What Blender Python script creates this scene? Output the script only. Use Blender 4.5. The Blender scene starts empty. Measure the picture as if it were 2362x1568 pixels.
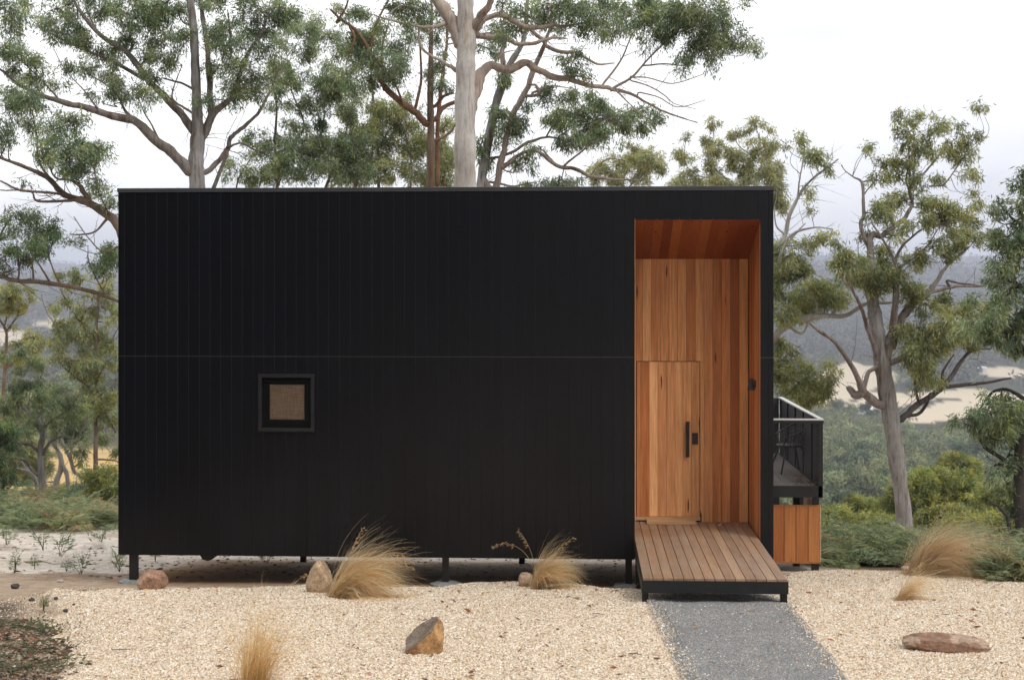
import bpy, bmesh, math, random
import numpy as np
from mathutils import Vector, Matrix
R = math.radians
rng = np.random.default_rng(7)
random.seed(7)
SC = bpy.context.scene
COL = SC.collection

# ---------------------------------------------------------------- camera
F = 3300.0            # focal length in photo pixels of a 2362 px wide view
CX, HY = 1181.0, 670.0  # image centre column, horizon row
YAW = math.atan(165 / F)
CY, EYE = -18.5, 3.85
cam_d = bpy.data.cameras.new('camera')
cam = bpy.data.objects.new('camera', cam_d)
COL.objects.link(cam)
SC.camera = cam
cam.location = (0, CY, EYE)
cam.rotation_euler = (R(90), 0, YAW)
cam_d.sensor_width = 36
cam_d.lens = 36 * F / 2362
cam_d.shift_y = (HY - 784) / 2362
cam_d.clip_start = 0.1
cam_d.clip_end = 20000
cam_d.dof.use_dof = True
cam_d.dof.focus_distance = 17.6
cam_d.dof.aperture_fstop = 3.2

# ---------------------------------------------------------------- world, sun, exposure
SUN_EL, SUN_AZ = 52, 40          # azimuth measured from the camera's side, to the right
w = bpy.data.worlds.new('World')
SC.world = w
w.use_nodes = True
nt = w.node_tree
for n in list(nt.nodes):
    nt.nodes.remove(n)
def wn(t, **k):
    n = nt.nodes.new(t)
    for a, b in k.items():
        setattr(n, a, b)
    return n
out = wn('ShaderNodeOutputWorld'); bg = wn('ShaderNodeBackground')
sky = wn('ShaderNodeTexSky', sky_type='NISHITA', sun_disc=False)
sky.sun_elevation = R(SUN_EL); sky.sun_rotation = R(180 - SUN_AZ)
tc = wn('ShaderNodeTexCoord'); mp = wn('ShaderNodeMapping')
mp.inputs['Scale'].default_value = (1.6, 1.6, 4.2)
mp.inputs['Location'].default_value = (5.2, 0.1, 1.4)
nz = wn('ShaderNodeTexNoise'); nz.inputs['Scale'].default_value = 1.7
nz.inputs['Detail'].default_value = 5; nz.inputs['Roughness'].default_value = 0.45
cr = wn('ShaderNodeValToRGB')
cr.color_ramp.elements[0].position = 0.33; cr.color_ramp.elements[0].color = (11.1, 11.2, 11.9, 1)
cr.color_ramp.elements[1].position = 0.55; cr.color_ramp.elements[1].color = (15.5, 15.5, 15.5, 1)
mx = wn('ShaderNodeMix', data_type='RGBA'); mx.inputs['Factor'].default_value = 0.93
L = nt.links.new
L(tc.outputs['Generated'], mp.inputs['Vector']); L(mp.outputs['Vector'], nz.inputs['Vector'])
L(nz.outputs['Fac'], cr.inputs['Fac'])
L(sky.outputs['Color'], mx.inputs[6]); L(cr.outputs['Color'], mx.inputs[7])
L(mx.outputs[2], bg.inputs['Color']); bg.inputs['Strength'].default_value = 0.10
L(bg.outputs['Background'], out.inputs['Surface'])
sd = bpy.data.lights.new('sun', 'SUN'); sd.energy = 1.3; sd.angle = R(14); sd.color = (1, 0.95, 0.88)
so = bpy.data.objects.new('sun', sd); COL.objects.link(so)
sv = Vector((math.sin(R(SUN_AZ)) * math.cos(R(SUN_EL)), -math.cos(R(SUN_AZ)) * math.cos(R(SUN_EL)), math.sin(R(SUN_EL))))
so.rotation_euler = sv.to_track_quat('Z', 'Y').to_euler()
so.location = sv * 60
SC.view_settings.view_transform = 'Standard'
SC.view_settings.look = 'None'
SC.view_settings.exposure = 0.0
SC.view_settings.gamma = 1.0

# ---------------------------------------------------------------- photo pixel -> point at depth y
cT, sT = math.cos(YAW), math.sin(YAW)
def P(px, py, y):
    u = (np.asarray(px, float) - CX) / F
    v = (HY - np.asarray(py, float)) / F
    t = (np.asarray(y, float) - CY) / (cT + u * sT)
    return np.stack([t * (u * cT - sT), np.asarray(y, float) + 0 * t, EYE + t * v], -1)
def proj(p):
    p = np.asarray(p, float)
    x, y, z = p[..., 0], p[..., 1] - CY, p[..., 2] - EYE
    dep = np.maximum(-sT * x + cT * y, 1e-3)
    lat = cT * x + sT * y
    return CX + F * lat / dep, HY - F * z / dep
def mpp(y):                     # metres per photo pixel at depth y
    return (y - CY) / F

# ---------------------------------------------------------------- terrain
KE = [-3000, -300, -60, -10, 0, 10.5, 12.5, 15.9, 18.0, 18.5, 21.1, 24.5]
KZ = [80, 34, 9, 3.6, 2.1, .70, .53, .315, .06, 0, -.28, -.66]
RE = KE + [33, 60, 110, 200, 400, 600, 900, 1200, 1500, 1900, 2600, 3200, 3700, 4300, 5200, 6500, 9000]
RZ = KZ + [-2.4, -8, -22, -40, -60, -68, -76, -80, -73, -46, 6, 46, 40, 40, 118, 90, 60]
LE = KE + [40, 60, 100, 150, 300, 600, 1000, 1500, 1800, 2500, 3100, 3600, 4300, 5200, 6500, 9000]
LZ = KZ + [-2.2, -4.8, -9.4, -13.6, -29, -52, -62, -52, -42, 2, 38, 34, 40, 90, 80, 60]
_ph = rng.uniform(0, 6.28, (14, 2)); _dir = rng.normal(0, 1, (14, 2))
_dir /= np.linalg.norm(_dir, axis=1)[:, None]
def fnoise(x, y, lo=0, hi=14, base=1.0, gain=.62, lac=1.7):
    s = 0; a = 1; f = base
    for k in range(lo, hi):
        s = s + a * np.sin(f * (x * _dir[k, 0] + y * _dir[k, 1]) + _ph[k, 0])
        a *= gain; f *= lac
    return s
def zg(x, y):
    x = np.asarray(x, float); y = np.asarray(y, float)
    e = y - CY
    px = 1346 + F * x / np.maximum(e, 1)
    wgt = np.clip((px - 900) / 700, 0, 1); wgt = wgt * wgt * (3 - 2 * wgt)
    wgt = np.where(e < 20, 0, wgt)
    z = np.interp(e, LE, LZ) * (1 - wgt) + np.interp(e, RE, RZ) * wgt
    amp = np.interp(e, [-300, -40, 60, 200, 600, 1500, 2600, 3500, 9000], [5, 0, 0, .8, 2, 5, 9, 11, 16])
    z = z + amp * fnoise(x, y, 0, 5, .004)
    z = z + np.clip(-e - 8, 0, 160) * 1.0 * np.clip((10 - x) / 22, 0, 1)   # unseen bank added behind the camera, higher left, to darken the facade's reflections
    z = z + .012 * fnoise(x, y, 6, 12, .12, .8, 1.5) * (e < 60)
    return z
def ground(px, py, lo=-14.0, hi=60.0):   # photo pixel -> point on the near ground
    px = np.atleast_1d(np.asarray(px, float)); py = np.atleast_1d(np.asarray(py, float))
    ys = np.linspace(lo, hi, 1500)
    outp = []
    for a, b in zip(px, py):
        q = P(np.full_like(ys, a), np.full_like(ys, b), ys)
        d = q[:, 2] - zg(q[:, 0], q[:, 1])
        i = np.argmax(d < 0) if (d < 0).any() else len(ys) - 1
        q[i, 2] = zg(q[i, 0], q[i, 1])
        outp.append(q[i])
    return np.array(outp)
def inside(poly, x, y):
    c = np.zeros(np.shape(x), bool); n = len(poly)
    for i in range(n):
        x0, y0 = poly[i]; x1, y1 = poly[(i + 1) % n]
        m = ((y0 > y) != (y1 > y))
        with np.errstate(divide='ignore', invalid='ignore'):
            xi = (x1 - x0) * (y - y0) / (y1 - y0 if y1 != y0 else 1e-9) + x0
        c ^= m & (x < xi)
    return c
def polydist(poly, x, y):
    d = np.full(np.shape(x), 1e9); n = len(poly)
    for i in range(n):
        ax, ay = poly[i]; bx_, by_ = poly[(i + 1) % n]
        dx, dy = bx_ - ax, by_ - ay
        t = np.clip(((x - ax) * dx + (y - ay) * dy) / (dx * dx + dy * dy + 1e-12), 0, 1)
        d = np.minimum(d, np.hypot(x - ax - t * dx, y - ay - t * dy))
    return d

# ---------------------------------------------------------------- object helpers
def tag(o, label=None, cat=None, group=None, kind=None):
    if label: o['label'] = label
    if cat: o['category'] = cat
    if group: o['group'] = group
    if kind: o['kind'] = kind
    return o
def empty(name, loc, label, cat, group=None):
    o = bpy.data.objects.new(name, None); COL.objects.link(o)
    o.location = loc; o.empty_display_size = .3
    return tag(o, label, cat, group)
def link(name, me, mat, parent=None, loc=None):
    o = bpy.data.objects.new(name, me)
    if mat and not me.materials: me.materials.append(mat)
    COL.objects.link(o)
    if parent is not None:
        o.parent = parent
        bpy.context.view_layer.update()
        o.matrix_parent_inverse = parent.matrix_world.inverted()
    if loc is not None: o.location = loc
    return o
def npmesh(name, V, faces, col=None, smooth=False, extra=None):
    """faces: list of (n,k) int arrays"""
    me = bpy.data.meshes.new(name)
    V = np.ascontiguousarray(V, np.float32)
    faces = [np.asarray(f, np.int32) for f in faces if len(f)]
    tot = sum(f.size for f in faces); nf = sum(len(f) for f in faces)
    me.vertices.add(len(V)); me.vertices.foreach_set('co', V.ravel())
    me.loops.add(tot); me.polygons.add(nf)
    me.loops.foreach_set('vertex_index', np.concatenate([f.ravel() for f in faces]))
    st = []; s = 0
    for f in faces:
        k = f.shape[1]; st.append(s + np.arange(len(f)) * k); s += f.size
    me.polygons.foreach_set('loop_start', np.concatenate(st).astype(np.int32))
    me.polygons.foreach_set('use_smooth', np.full(nf, bool(smooth)))
    if col is not None:
        a = me.attributes.new('col', 'FLOAT_COLOR', 'POINT')
        c = np.ones((len(V), 4), np.float32); c[:, :3] = col
        a.data.foreach_set('color', c.ravel())
    if extra is not None:
        a = me.attributes.new('rnd', 'FLOAT', 'POINT')
        a.data.foreach_set('value', np.asarray(extra, np.float32))
    me.update(calc_edges=True); me.validate()
    return me
BOXF = np.array([[0, 3, 2, 1], [4, 5, 6, 7], [0, 1, 5, 4], [1, 2, 6, 5], [2, 3, 7, 6], [3, 0, 4, 7]])
class MB:
    def __init__(s): s.v = []; s.f = []; s.c = []; s.r = []; s.n = 0
    def hexa(s, p8, col=(1, 1, 1), rnd=None):
        s.v.append(np.array(p8, float)); s.f.append(BOXF + s.n); s.n += 8
        s.c.append(np.tile(col, (8, 1))); s.r.append(np.full(8, random.random() if rnd is None else rnd))
        return s
    def box(s, x0, x1, y0, y1, z0, z1, col=(1, 1, 1), rnd=None):
        return s.hexa([(x0, y0, z0), (x1, y0, z0), (x1, y1, z0), (x0, y1, z0), (x0, y0, z1), (x1, y0, z1), (x1, y1, z1), (x0, y1, z1)], col, rnd)
    def add(s, V, faces, col=(1, 1, 1), rnd=0.):
        V = np.asarray(V, float); s.v.append(V)
        for f in faces: s.f.append(np.asarray(f) + s.n)
        s.n += len(V); s.c.append(np.broadcast_to(np.asarray(col, float), (len(V), 3)).copy()); s.r.append(np.full(len(V), rnd)); return s
    def tube(s, pts, rad, k=8, col=(1, 1, 1), smooth=0):
        V, Fq, Fc = tube(pts, rad, k, smooth); return s.add(V, [Fq, Fc] if k == 4 else [Fq], col)
    def mesh(s, name, smooth=False):
        by = {}
        for f in s.f: by.setdefault(f.shape[1], []).append(f)
        return npmesh(name, np.concatenate(s.v), [np.concatenate(q) for q in by.values()], np.concatenate(s.c), smooth, np.concatenate(s.r))
    def build(s, name, mat, parent=None, bevel=0, smooth=False):
        o = link(name, s.mesh(name, smooth), mat, parent)
        if bevel:
            m = o.modifiers.new('bevel', 'BEVEL'); m.width = bevel; m.segments = 2; m.limit_method = 'ANGLE'
        return o
def catmull(P_, sub):
    P_ = np.asarray(P_, float)
    if len(P_) < 3 or sub < 2: return P_
    Q = np.vstack([2 * P_[0] - P_[1], P_, 2 * P_[-1] - P_[-2]])
    res = []
    ts = np.arange(sub) / sub
    for i in range(1, len(Q) - 2):
        a, b, c, d = Q[i - 1], Q[i], Q[i + 1], Q[i + 2]
        t = ts[:, None]
        res.append(.5 * (2 * b + (c - a) * t + (2 * a - 5 * b + 4 * c - d) * t ** 2 + (3 * b - a - 3 * c + d) * t ** 3))
    res.append(P_[-1:]); return np.vstack(res)
def tube(pts, rad, k=8, smooth=0):
    pts = np.asarray(pts, float); rad = np.asarray(rad, float) * np.ones(len(pts))
    if smooth:
        q = catmull(np.column_stack([pts, rad]), smooth); pts = q[:, :3]; rad = np.maximum(q[:, 3], 1e-4)
    n = len(pts)
    T = np.gradient(pts, axis=0); T /= np.linalg.norm(T, axis=1)[:, None] + 1e-12
    a = np.array([0, 0, 1.]) if abs(T[0, 2]) < .9 else np.array([1., 0, 0])
    N = np.zeros_like(T); nn = np.cross(T[0], a); nn /= np.linalg.norm(nn)
    for i in range(n):
        nn = nn - T[i] * (nn @ T[i]); nn /= np.linalg.norm(nn) + 1e-12; N[i] = nn
    B = np.cross(T, N)
    ang = np.arange(k) * 2 * math.pi / k
    V = pts[:, None, :] + rad[:, None, None] * (np.cos(ang)[None, :, None] * N[:, None, :] + np.sin(ang)[None, :, None] * B[:, None, :])
    V = V.reshape(-1, 3)
    i = np.arange(n - 1)[:, None] * k; j = np.arange(k)[None, :]; j2 = (j + 1) % k
    Fq = np.stack([i + j, i + j2, i + k + j2, i + k + j], -1).reshape(-1, 4)
    # end caps as fans of quads would need an apex: close with pole vertices folded into quads
    e0 = [[0, q + 2 if q + 2 < k else 0, q + 1, q + 1] for q in range(0)]
    caps = []
    if k >= 4:
        for base, flip in ((0, True), ((n - 1) * k, False)):
            for q in range(1, k - 1, 2):
                f = [base, base + q, base + q + 1, base + min(q + 2, k - 1)] if q + 2 <= k - 1 else None
                if f is None: continue
                caps.append(f[::-1] if flip else f)
    if caps: Fq = np.vstack([Fq, np.array(caps)])
    return V, Fq, np.zeros((0, 4), int)

# ---------------------------------------------------------------- materials
def newmat(name):
    m = bpy.data.materials.new(name); m.use_nodes = True
    t = m.node_tree; b = t.nodes['Principled BSDF']; return m, t, b
def N(t, ty, **k):
    n = t.nodes.new(ty)
    for a, b in k.items():
        if a in n.inputs: n.inputs[a].default_value = b
        else: setattr(n, a, b)
    return n
def coords(t, scale=(1, 1, 1), kind='Object'):
    a = N(t, 'ShaderNodeTexCoord'); m = N(t, 'ShaderNodeMapping'); m.inputs['Scale'].default_value = scale
    t.links.new(a.outputs[kind], m.inputs['Vector']); return m.outputs['Vector']
def ramp(t, src, stops):
    r = N(t, 'ShaderNodeValToRGB'); e = r.color_ramp.elements
    while len(e) > 1: e.remove(e[0])
    for i, (p, c) in enumerate(stops):
        q = e[0] if i == 0 else e.new(p)
        q.position = p; q.color = (*c, 1) if len(c) == 3 else c
    t.links.new(src, r.inputs['Fac']); return r.outputs['Color']
def mul(t, a, b, f=1.0, mode='MULTIPLY'):
    m = N(t, 'ShaderNodeMix', data_type='RGBA', blend_type=mode); m.inputs['Factor'].default_value = f
    for s, i in ((a, 6), (b, 7)):
        if hasattr(s, 'is_output'): t.links.new(s, m.inputs[i])
        else: m.inputs[i].default_value = (*s, 1)
    return m.outputs[2]
def noise(t, vec, scale, detail=4, rough=.5):
    n = N(t, 'ShaderNodeTexNoise', Scale=scale, Detail=detail, Roughness=rough); t.links.new(vec, n.inputs['Vector']); return n.outputs['Fac']
def bump(t, b, h, strength, dist):
    n = N(t, 'ShaderNodeBump', Strength=strength, Distance=dist); t.links.new(h, n.inputs['Height']); t.links.new(n.outputs['Normal'], b.inputs['Normal'])
g3 = lambda v: (v, v, v)

def mat_plain(name, c, rough=.5, spec=.4, var=.25, scale=8, bmp=.15, metal=0):
    m, t, b = newmat(name); v = coords(t)
    n1 = noise(t, v, scale, 5, .6)
    col = mul(t, c, ramp(t, n1, [(.3, g3(1 - var)), (.7, g3(1 + var))]))
    t.links.new(col, b.inputs['Base Color']); b.inputs['Roughness'].default_value = rough
    b.inputs['Specular IOR Level'].default_value = spec; b.inputs['Metallic'].default_value = metal
    n2 = noise(t, v, scale * 12, 4, .6)
    if bmp: bump(t, b, n2, bmp, .003)
    return m
def mat_cladding(name):
    m, t, b = newmat(name); v = coords(t, (1, 1, 1))
    at = N(t, 'ShaderNodeAttribute', attribute_name='rnd')
    big = noise(t, v, .9, 4, .6)
    vs = coords(t, (22, 22, .7)); streak = noise(t, vs, 2.2, 5, .65)
    base = mul(t, (.0020, .0025, .0042), ramp(t, big, [(.3, g3(.6)), (.7, g3(1.7))]))
    base = mul(t, base, ramp(t, streak, [(.25, g3(.75)), (.75, g3(1.3))]))
    base = mul(t, base, ramp(t, at.outputs['Fac'], [(0, g3(.86)), (1, g3(1.16))]))
    t.links.new(base, b.inputs['Base Color'])
    rr = ramp(t, big, [(.3, g3(.38)), (.7, g3(.27))]); t.links.new(rr, b.inputs['Roughness'])
    b.inputs['Specular IOR Level'].default_value = .34
    vf = coords(t, (120, 120, 9)); fine = noise(t, vf, 3, 4, .7)
    bump(t, b, fine, .35, .0025)
    return m
def mat_wood(name, axis='Z', grain=1.0, rough=.5, knots=True, dark=.55, spec=.3, weather=0):
    """boards: colour from attribute col, grain runs along axis, rnd shifts the grain board by board"""
    m, t, b = newmat(name)
    at = N(t, 'ShaderNodeAttribute', attribute_name='col'); rn = N(t, 'ShaderNodeAttribute', attribute_name='rnd')
    tcn = N(t, 'ShaderNodeTexCoord'); ad = N(t, 'ShaderNodeVectorMath', operation='ADD')
    sc = N(t, 'ShaderNodeVectorMath', operation='SCALE'); cb = N(t, 'ShaderNodeCombineXYZ', X=3.1, Y=7.7, Z=23.0)
    t.links.new(cb.outputs[0], sc.inputs[0]); t.links.new(rn.outputs['Fac'], sc.inputs['Scale'])
    t.links.new(tcn.outputs['Object'], ad.inputs[0]); t.links.new(sc.outputs[0], ad.inputs[1])
    def vec(a, l):
        mpn = N(t, 'ShaderNodeMapping')
        s = [a, a, a]; s['XYZ'.index(axis)] = l; mpn.inputs['Scale'].default_value = s
        t.links.new(ad.outputs[0], mpn.inputs['Vector']); return mpn.outputs['Vector']
    g1 = noise(t, vec(30, 1.1), 2.0, 6, .62)
    g2 = noise(t, vec(9, .55), 1.6, 3, .5)
    g4 = noise(t, vec(110, 3.5), 2.0, 3, .6)
    wv = N(t, 'ShaderNodeTexWave', wave_type='RINGS', Scale=1.1, Distortion=5.5, Detail=3.0); wv.inputs['Detail Scale'].default_value = 1.4
    t.links.new(vec(11, .8), wv.inputs['Vector'])
    c = mul(t, at.outputs['Color'], ramp(t, g1, [(.28, g3(1 - .26 * grain)), (.5, g3(1)), (.75, g3(1 + .16 * grain))]))
    c = mul(t, c, ramp(t, g2, [(.3, (.82, .72, .64)), (.7, (1.12, 1.12, 1.1))]), .8 * min(1, grain))
    c = mul(t, c, ramp(t, wv.outputs['Fac'], [(0, g3(.86)), (.6, g3(1.06))]), .55 * min(1, grain))
    c = mul(t, c, ramp(t, g4, [(.3, g3(.84)), (.7, g3(1.12))]), .7)
    if knots:
        vo = N(t, 'ShaderNodeTexVoronoi', Scale=1.0); t.links.new(vec(8.5, 1.0), vo.inputs['Vector'])
        ns = noise(t, vec(60, 7), 1.2, 3, .6)
        mm = N(t, 'ShaderNodeMath', operation='MULTIPLY_ADD'); t.links.new(ns, mm.inputs[0]); mm.inputs[1].default_value = .16; t.links.new(vo.outputs['Distance'], mm.inputs[2])
        kmask = ramp(t, mm.outputs[0], [(.165, g3(.16)), (.205, g3(1))])
        ch = N(t, 'ShaderNodeSeparateColor'); t.links.new(vo.outputs['Color'], ch.inputs[0])
        gate = ramp(t, ch.outputs[0], [(.36, g3(0)), (.38, g3(1))])
        c2 = mul(t, c, kmask); mxn = N(t, 'ShaderNodeMix', data_type='RGBA')
        t.links.new(gate, mxn.inputs['Factor']); t.links.new(c, mxn.inputs[6]); t.links.new(c2, mxn.inputs[7]); c = mxn.outputs[2]
    if weather:
        wn_ = noise(t, coords(t), 2.6, 5, .65)
        mxn = N(t, 'ShaderNodeMix', data_type='RGBA'); fr = ramp(t, wn_, [(.35, g3(0)), (.75, g3(weather))])
        t.links.new(fr, mxn.inputs['Factor']); t.links.new(c, mxn.inputs[6]); mxn.inputs[7].default_value = (.30, .255, .21, 1); c = mxn.outputs[2]
    t.links.new(c, b.inputs['Base Color'])
    b.inputs['Roughness'].default_value = rough; b.inputs['Specular IOR Level'].default_value = spec
    bump(t, b, g1, .25, .003)
    return m
def mat_leaf(name, trans=.38, rough=.42, tint=(1.35, 1.3, .65)):
    m, t, b = newmat(name)
    at = N(t, 'ShaderNodeAttribute', attribute_name='col')
    t.links.new(at.outputs['Color'], b.inputs['Base Color']); b.inputs['Roughness'].default_value = rough
    b.inputs['Specular IOR Level'].default_value = .5
    tr = N(t, 'ShaderNodeBsdfTranslucent'); t.links.new(mul(t, at.outputs['Color'], tint), tr.inputs['Color'])
    ms = N(t, 'ShaderNodeMixShader'); ms.inputs[0].default_value = trans
    o = t.nodes['Material Output']
    t.links.new(b.outputs[0], ms.inputs[1]); t.links.new(tr.outputs[0], ms.inputs[2]); t.links.new(ms.outputs[0], o.inputs['Surface'])
    return m
def mat_bark(name, pale, tan, dark, patch=.5, fis=1.0):
    m, t, b = newmat(name)
    v1 = coords(t, (5, 5, .8)); v2 = coords(t, (13, 13, 1.3)); v3 = coords(t)
    n1 = noise(t, v1, 1.0, 5, .6); n2 = noise(t, v2, 1.6, 6, .68); n3 = noise(t, v3, 1.4, 5, .6)
    c = ramp(t, n1, [(.36, pale), (.5 + .12 * patch, pale), (.62 + .1 * patch, tan), (.8, dark)])
    c = mul(t, c, ramp(t, n2, [(.3, g3(1 - .62 * fis)), (.48, g3(1)), (.72, g3(1.2))]))
    c = mul(t, c, ramp(t, n3, [(.32, (.66, .62, .58)), (.66, (1.12, 1.12, 1.13))]))
    at = N(t, 'ShaderNodeAttribute', attribute_name='col'); c = mul(t, c, at.outputs['Color'])
    t.links.new(c, b.inputs['Base Color']); b.inputs['Roughness'].default_value = .85; b.inputs['Specular IOR Level'].default_value = .2
    bump(t, b, n2, .7 * fis, .03)
    return m
def mat_attr(name, rough=.9, spec=.2, var=.3, scale=30, bmp=0, scale2=None):
    m, t, b = newmat(name)
    at = N(t, 'ShaderNodeAttribute', attribute_name='col'); v = coords(t)
    c = mul(t, at.outputs['Color'], ramp(t, noise(t, v, scale, 6, .65), [(.28, g3(1 - var)), (.72, g3(1 + var))]))
    if scale2: c = mul(t, c, ramp(t, noise(t, v, scale2, 5, .6), [(.3, g3(1 - var)), (.7, g3(1 + var))]))
    t.links.new(c, b.inputs['Base Color']); b.inputs['Roughness'].default_value = rough; b.inputs['Specular IOR Level'].default_value = spec
    if bmp: bump(t, b, noise(t, v, scale, 6, .65), bmp, .03)
    return m
M = {}
M['clad'] = mat_cladding('black_cladding')
M['black'] = mat_plain('black_steel', (.011, .011, .012), .42, .45, .3, 5, .1)
M['sash'] = mat_plain('sash_black', (.003, .003, .0035), .4, .18, .15, 6, 0)
M['groove'] = mat_plain('groove_catchlight', (.017, .018, .022), .45, .4, .75, 1.3, 0)  # paler grey stands in for the light the board grooves catch
M['blackwood'] = mat_plain('black_timber', (.012, .012, .013), .55, .4, .35, 9, .3)
M['cap'] = mat_plain('roof_flashing', (.045, .046, .05), .35, .6, .2, 3, .05)
M['frame'] = mat_plain('window_frame', (.013, .013, .015), .45, .4, .15, 6, .05)
M['wall_wood'] = mat_wood('oiled_boards', 'Z', 1.25, .5)
M['ceil_wood'] = mat_wood('oiled_ceiling_boards', 'Y', .9, .45)
M['deck_wood'] = mat_wood('weathered_deck_boards', 'Y', 1.0, .6, knots=False, weather=.5)
M['skirt_wood'] = mat_wood('oiled_skirt_boards', 'Z', .9, .5)
M['step_wood'] = mat_wood('pale_plank', 'X', .7, .6, knots=False)
M['grey_deck'] = mat_wood('grey_deck_boards', 'Y', .9, .7, knots=False)
M['leaf'] = mat_leaf('gum_leaf')
M['fern'] = mat_leaf('fern_leaf', .42, .6, (1.2, 1.2, .85))
M['far_leaf'] = mat_leaf('far_leaf', .15, .8)
M['bark_pale'] = mat_bark('pale_gum_bark', (.62, .585, .55), (.56, .42, .30), (.32, .24, .17), .5, .7)
M['bark_brown'] = mat_bark('brown_gum_bark', (.20, .15, .115), (.19, .11, .07), (.09, .062, .048), .3, .9)
M['bark_grey'] = mat_bark('grey_gum_bark', (.31, .295, .29), (.18, .145, .12), (.08, .066, .056), .3, 1.0)
M['bark_dark'] = mat_bark('dark_gum_bark', (.06, .055, .05), (.05, .04, .035), (.03, .027, .025), .5, .8)
M['bark_white'] = mat_bark('white_gum_bark', (.44, .42, .40), (.34, .29, .25), (.2, .17, .15), .6, .5)
M['terrain'] = mat_attr('ground_soil', .95, .1, .34, 6, .6, 55)
M['chips'] = mat_attr('stone_chips', .8, .3, .08, 40)
M['grass'] = mat_leaf('dry_grass', .55, .7, (1.15, 1.08, .85))
M['rock'] = mat_attr('sandstone', .85, .25, .38, 9, .6, 40)
M['litter'] = mat_attr('dead_leaves', .8, .2, .3, 40)
M['metal_rail'] = mat_plain('pale_rail', (.55, .54, .52), .5, .4, .1, 5, .05)
M['concrete'] = mat_plain('footing_concrete', (.22, .22, .21), .9, .2, .3, 10, .5)
M['far_wall'] = mat_plain('painted_wall', (.6, .58, .55), .8, .2, .1, 1, 0)
M['far_roof'] = mat_plain('roof_sheet', (.62, .63, .64), .6, .3, .1, 1, 0)
def mat_gravel():
    m, t, b = newmat('gravel_bed')
    at = N(t, 'ShaderNodeAttribute', attribute_name='col'); v = coords(t)
    vo = N(t, 'ShaderNodeTexVoronoi', Scale=58.0); t.links.new(v, vo.inputs['Vector'])
    vo2 = N(t, 'ShaderNodeTexVoronoi', Scale=95.0); t.links.new(v, vo2.inputs['Vector'])
    s1 = N(t, 'ShaderNodeSeparateColor'); t.links.new(vo.outputs['Color'], s1.inputs[0])
    s2 = N(t, 'ShaderNodeSeparateColor'); t.links.new(vo2.outputs['Color'], s2.inputs[0])
    st = [(0, (.28, .20, .13)), (.12, (.52, .40, .28)), (.35, (.86, .72, .54)), (.6, (1.0, .89, .73)), (1, (1.22, 1.15, 1.03))]
    c = mul(t, ramp(t, s1.outputs[0], st), ramp(t, s2.outputs[1], [(0, (.6, .52, .45)), (.3, g3(1)), (1, g3(1.12))]), .7)
    c = mul(t, c, ramp(t, vo.outputs['Distance'], [(.2, g3(1)), (.62, (.5, .42, .34))]), .9)
    big = noise(t, v, .8, 4, .6)
    c = mul(t, c, ramp(t, big, [(.3, (.88, .85, .8)), (.7, g3(1.06))]))
    c = mul(t, c, at.outputs['Color'])
    t.links.new(c, b.inputs['Base Color']); b.inputs['Roughness'].default_value = .85; b.inputs['Specular IOR Level'].default_value = .2
    bump(t, b, vo.outputs['Distance'], .9, -.012)
    return m
M['gravel'] = mat_gravel()
def mat_path():
    m, t, b = newmat('path_grit')
    v = coords(t); vo = N(t, 'ShaderNodeTexVoronoi', Scale=120.0); t.links.new(v, vo.inputs['Vector'])
    s1 = N(t, 'ShaderNodeSeparateColor'); t.links.new(vo.outputs['Color'], s1.inputs[0])
    c = ramp(t, s1.outputs[0], [(0, (.17, .168, .163)), (.3, (.265, .26, .25)), (.7, (.335, .328, .315)), (.93, (.37, .36, .35)), (1, (.5, .47, .43))])
    c = mul(t, c, ramp(t, noise(t, v, 1.6, 5, .65), [(.3, (.82, .82, .84)), (.7, (1.14, 1.1, 1.04))]))
    c = mul(t, c, ramp(t, noise(t, v, 26, 4, .6), [(.3, g3(.8)), (.7, g3(1.15))]))
    t.links.new(c, b.inputs['Base Color']); b.inputs['Roughness'].default_value = .9; b.inputs['Specular IOR Level'].default_value = .2
    bump(t, b, vo.outputs['Distance'], .8, -.006)
    return m
M['path'] = mat_path()
def mat_screen(name, alpha, c=.012):
    m, t, b = newmat(name)
    b.inputs['Base Color'].default_value = (c, c, c * 1.06, 1); b.inputs['Roughness'].default_value = .5
    tr = N(t, 'ShaderNodeBsdfTransparent'); ms = N(t, 'ShaderNodeMixShader'); ms.inputs[0].default_value = alpha
    t.links.new(tr.outputs[0], ms.inputs[1]); t.links.new(b.outputs[0], ms.inputs[2])
    t.links.new(ms.outputs[0], t.nodes['Material Output'].inputs['Surface']); return m
M['screen'] = mat_screen('mesh_screen', .2)
M['screen_dense'] = mat_screen('mesh_screen_dense', .96, .042)
def mat_glass():
    m, t, b = newmat('pane_glass')
    tr = N(t, 'ShaderNodeBsdfTransparent'); gl = N(t, 'ShaderNodeBsdfGlossy', Roughness=.03)
    tr.inputs['Color'].default_value = (.92, .92, .90, 1)
    fr = N(t, 'ShaderNodeFresnel', IOR=1.5); ms = N(t, 'ShaderNodeMixShader')
    t.links.new(fr.outputs[0], ms.inputs[0]); t.links.new(tr.outputs[0], ms.inputs[1]); t.links.new(gl.outputs[0], ms.inputs[2])
    t.links.new(ms.outputs[0], t.nodes['Material Output'].inputs['Surface']); return m
M['glass'] = mat_glass()
def mat_blind():
    m, t, b = newmat('woven_blind')
    n1 = noise(t, coords(t, (75, 75, 5)), 1.5, 4, .7); n2 = noise(t, coords(t, (5, 5, 60)), 1.5, 3, .6)
    c = ramp(t, n1, [(.25, (.42, .27, .19)), (.5, (.62, .45, .34)), (.75, (.75, .59, .48))])
    c = mul(t, c, ramp(t, n2, [(.3, g3(.78)), (.7, g3(1.2))]))
    t.links.new(c, b.inputs['Base Color']); b.inputs['Roughness'].default_value = .9; return m
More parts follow.
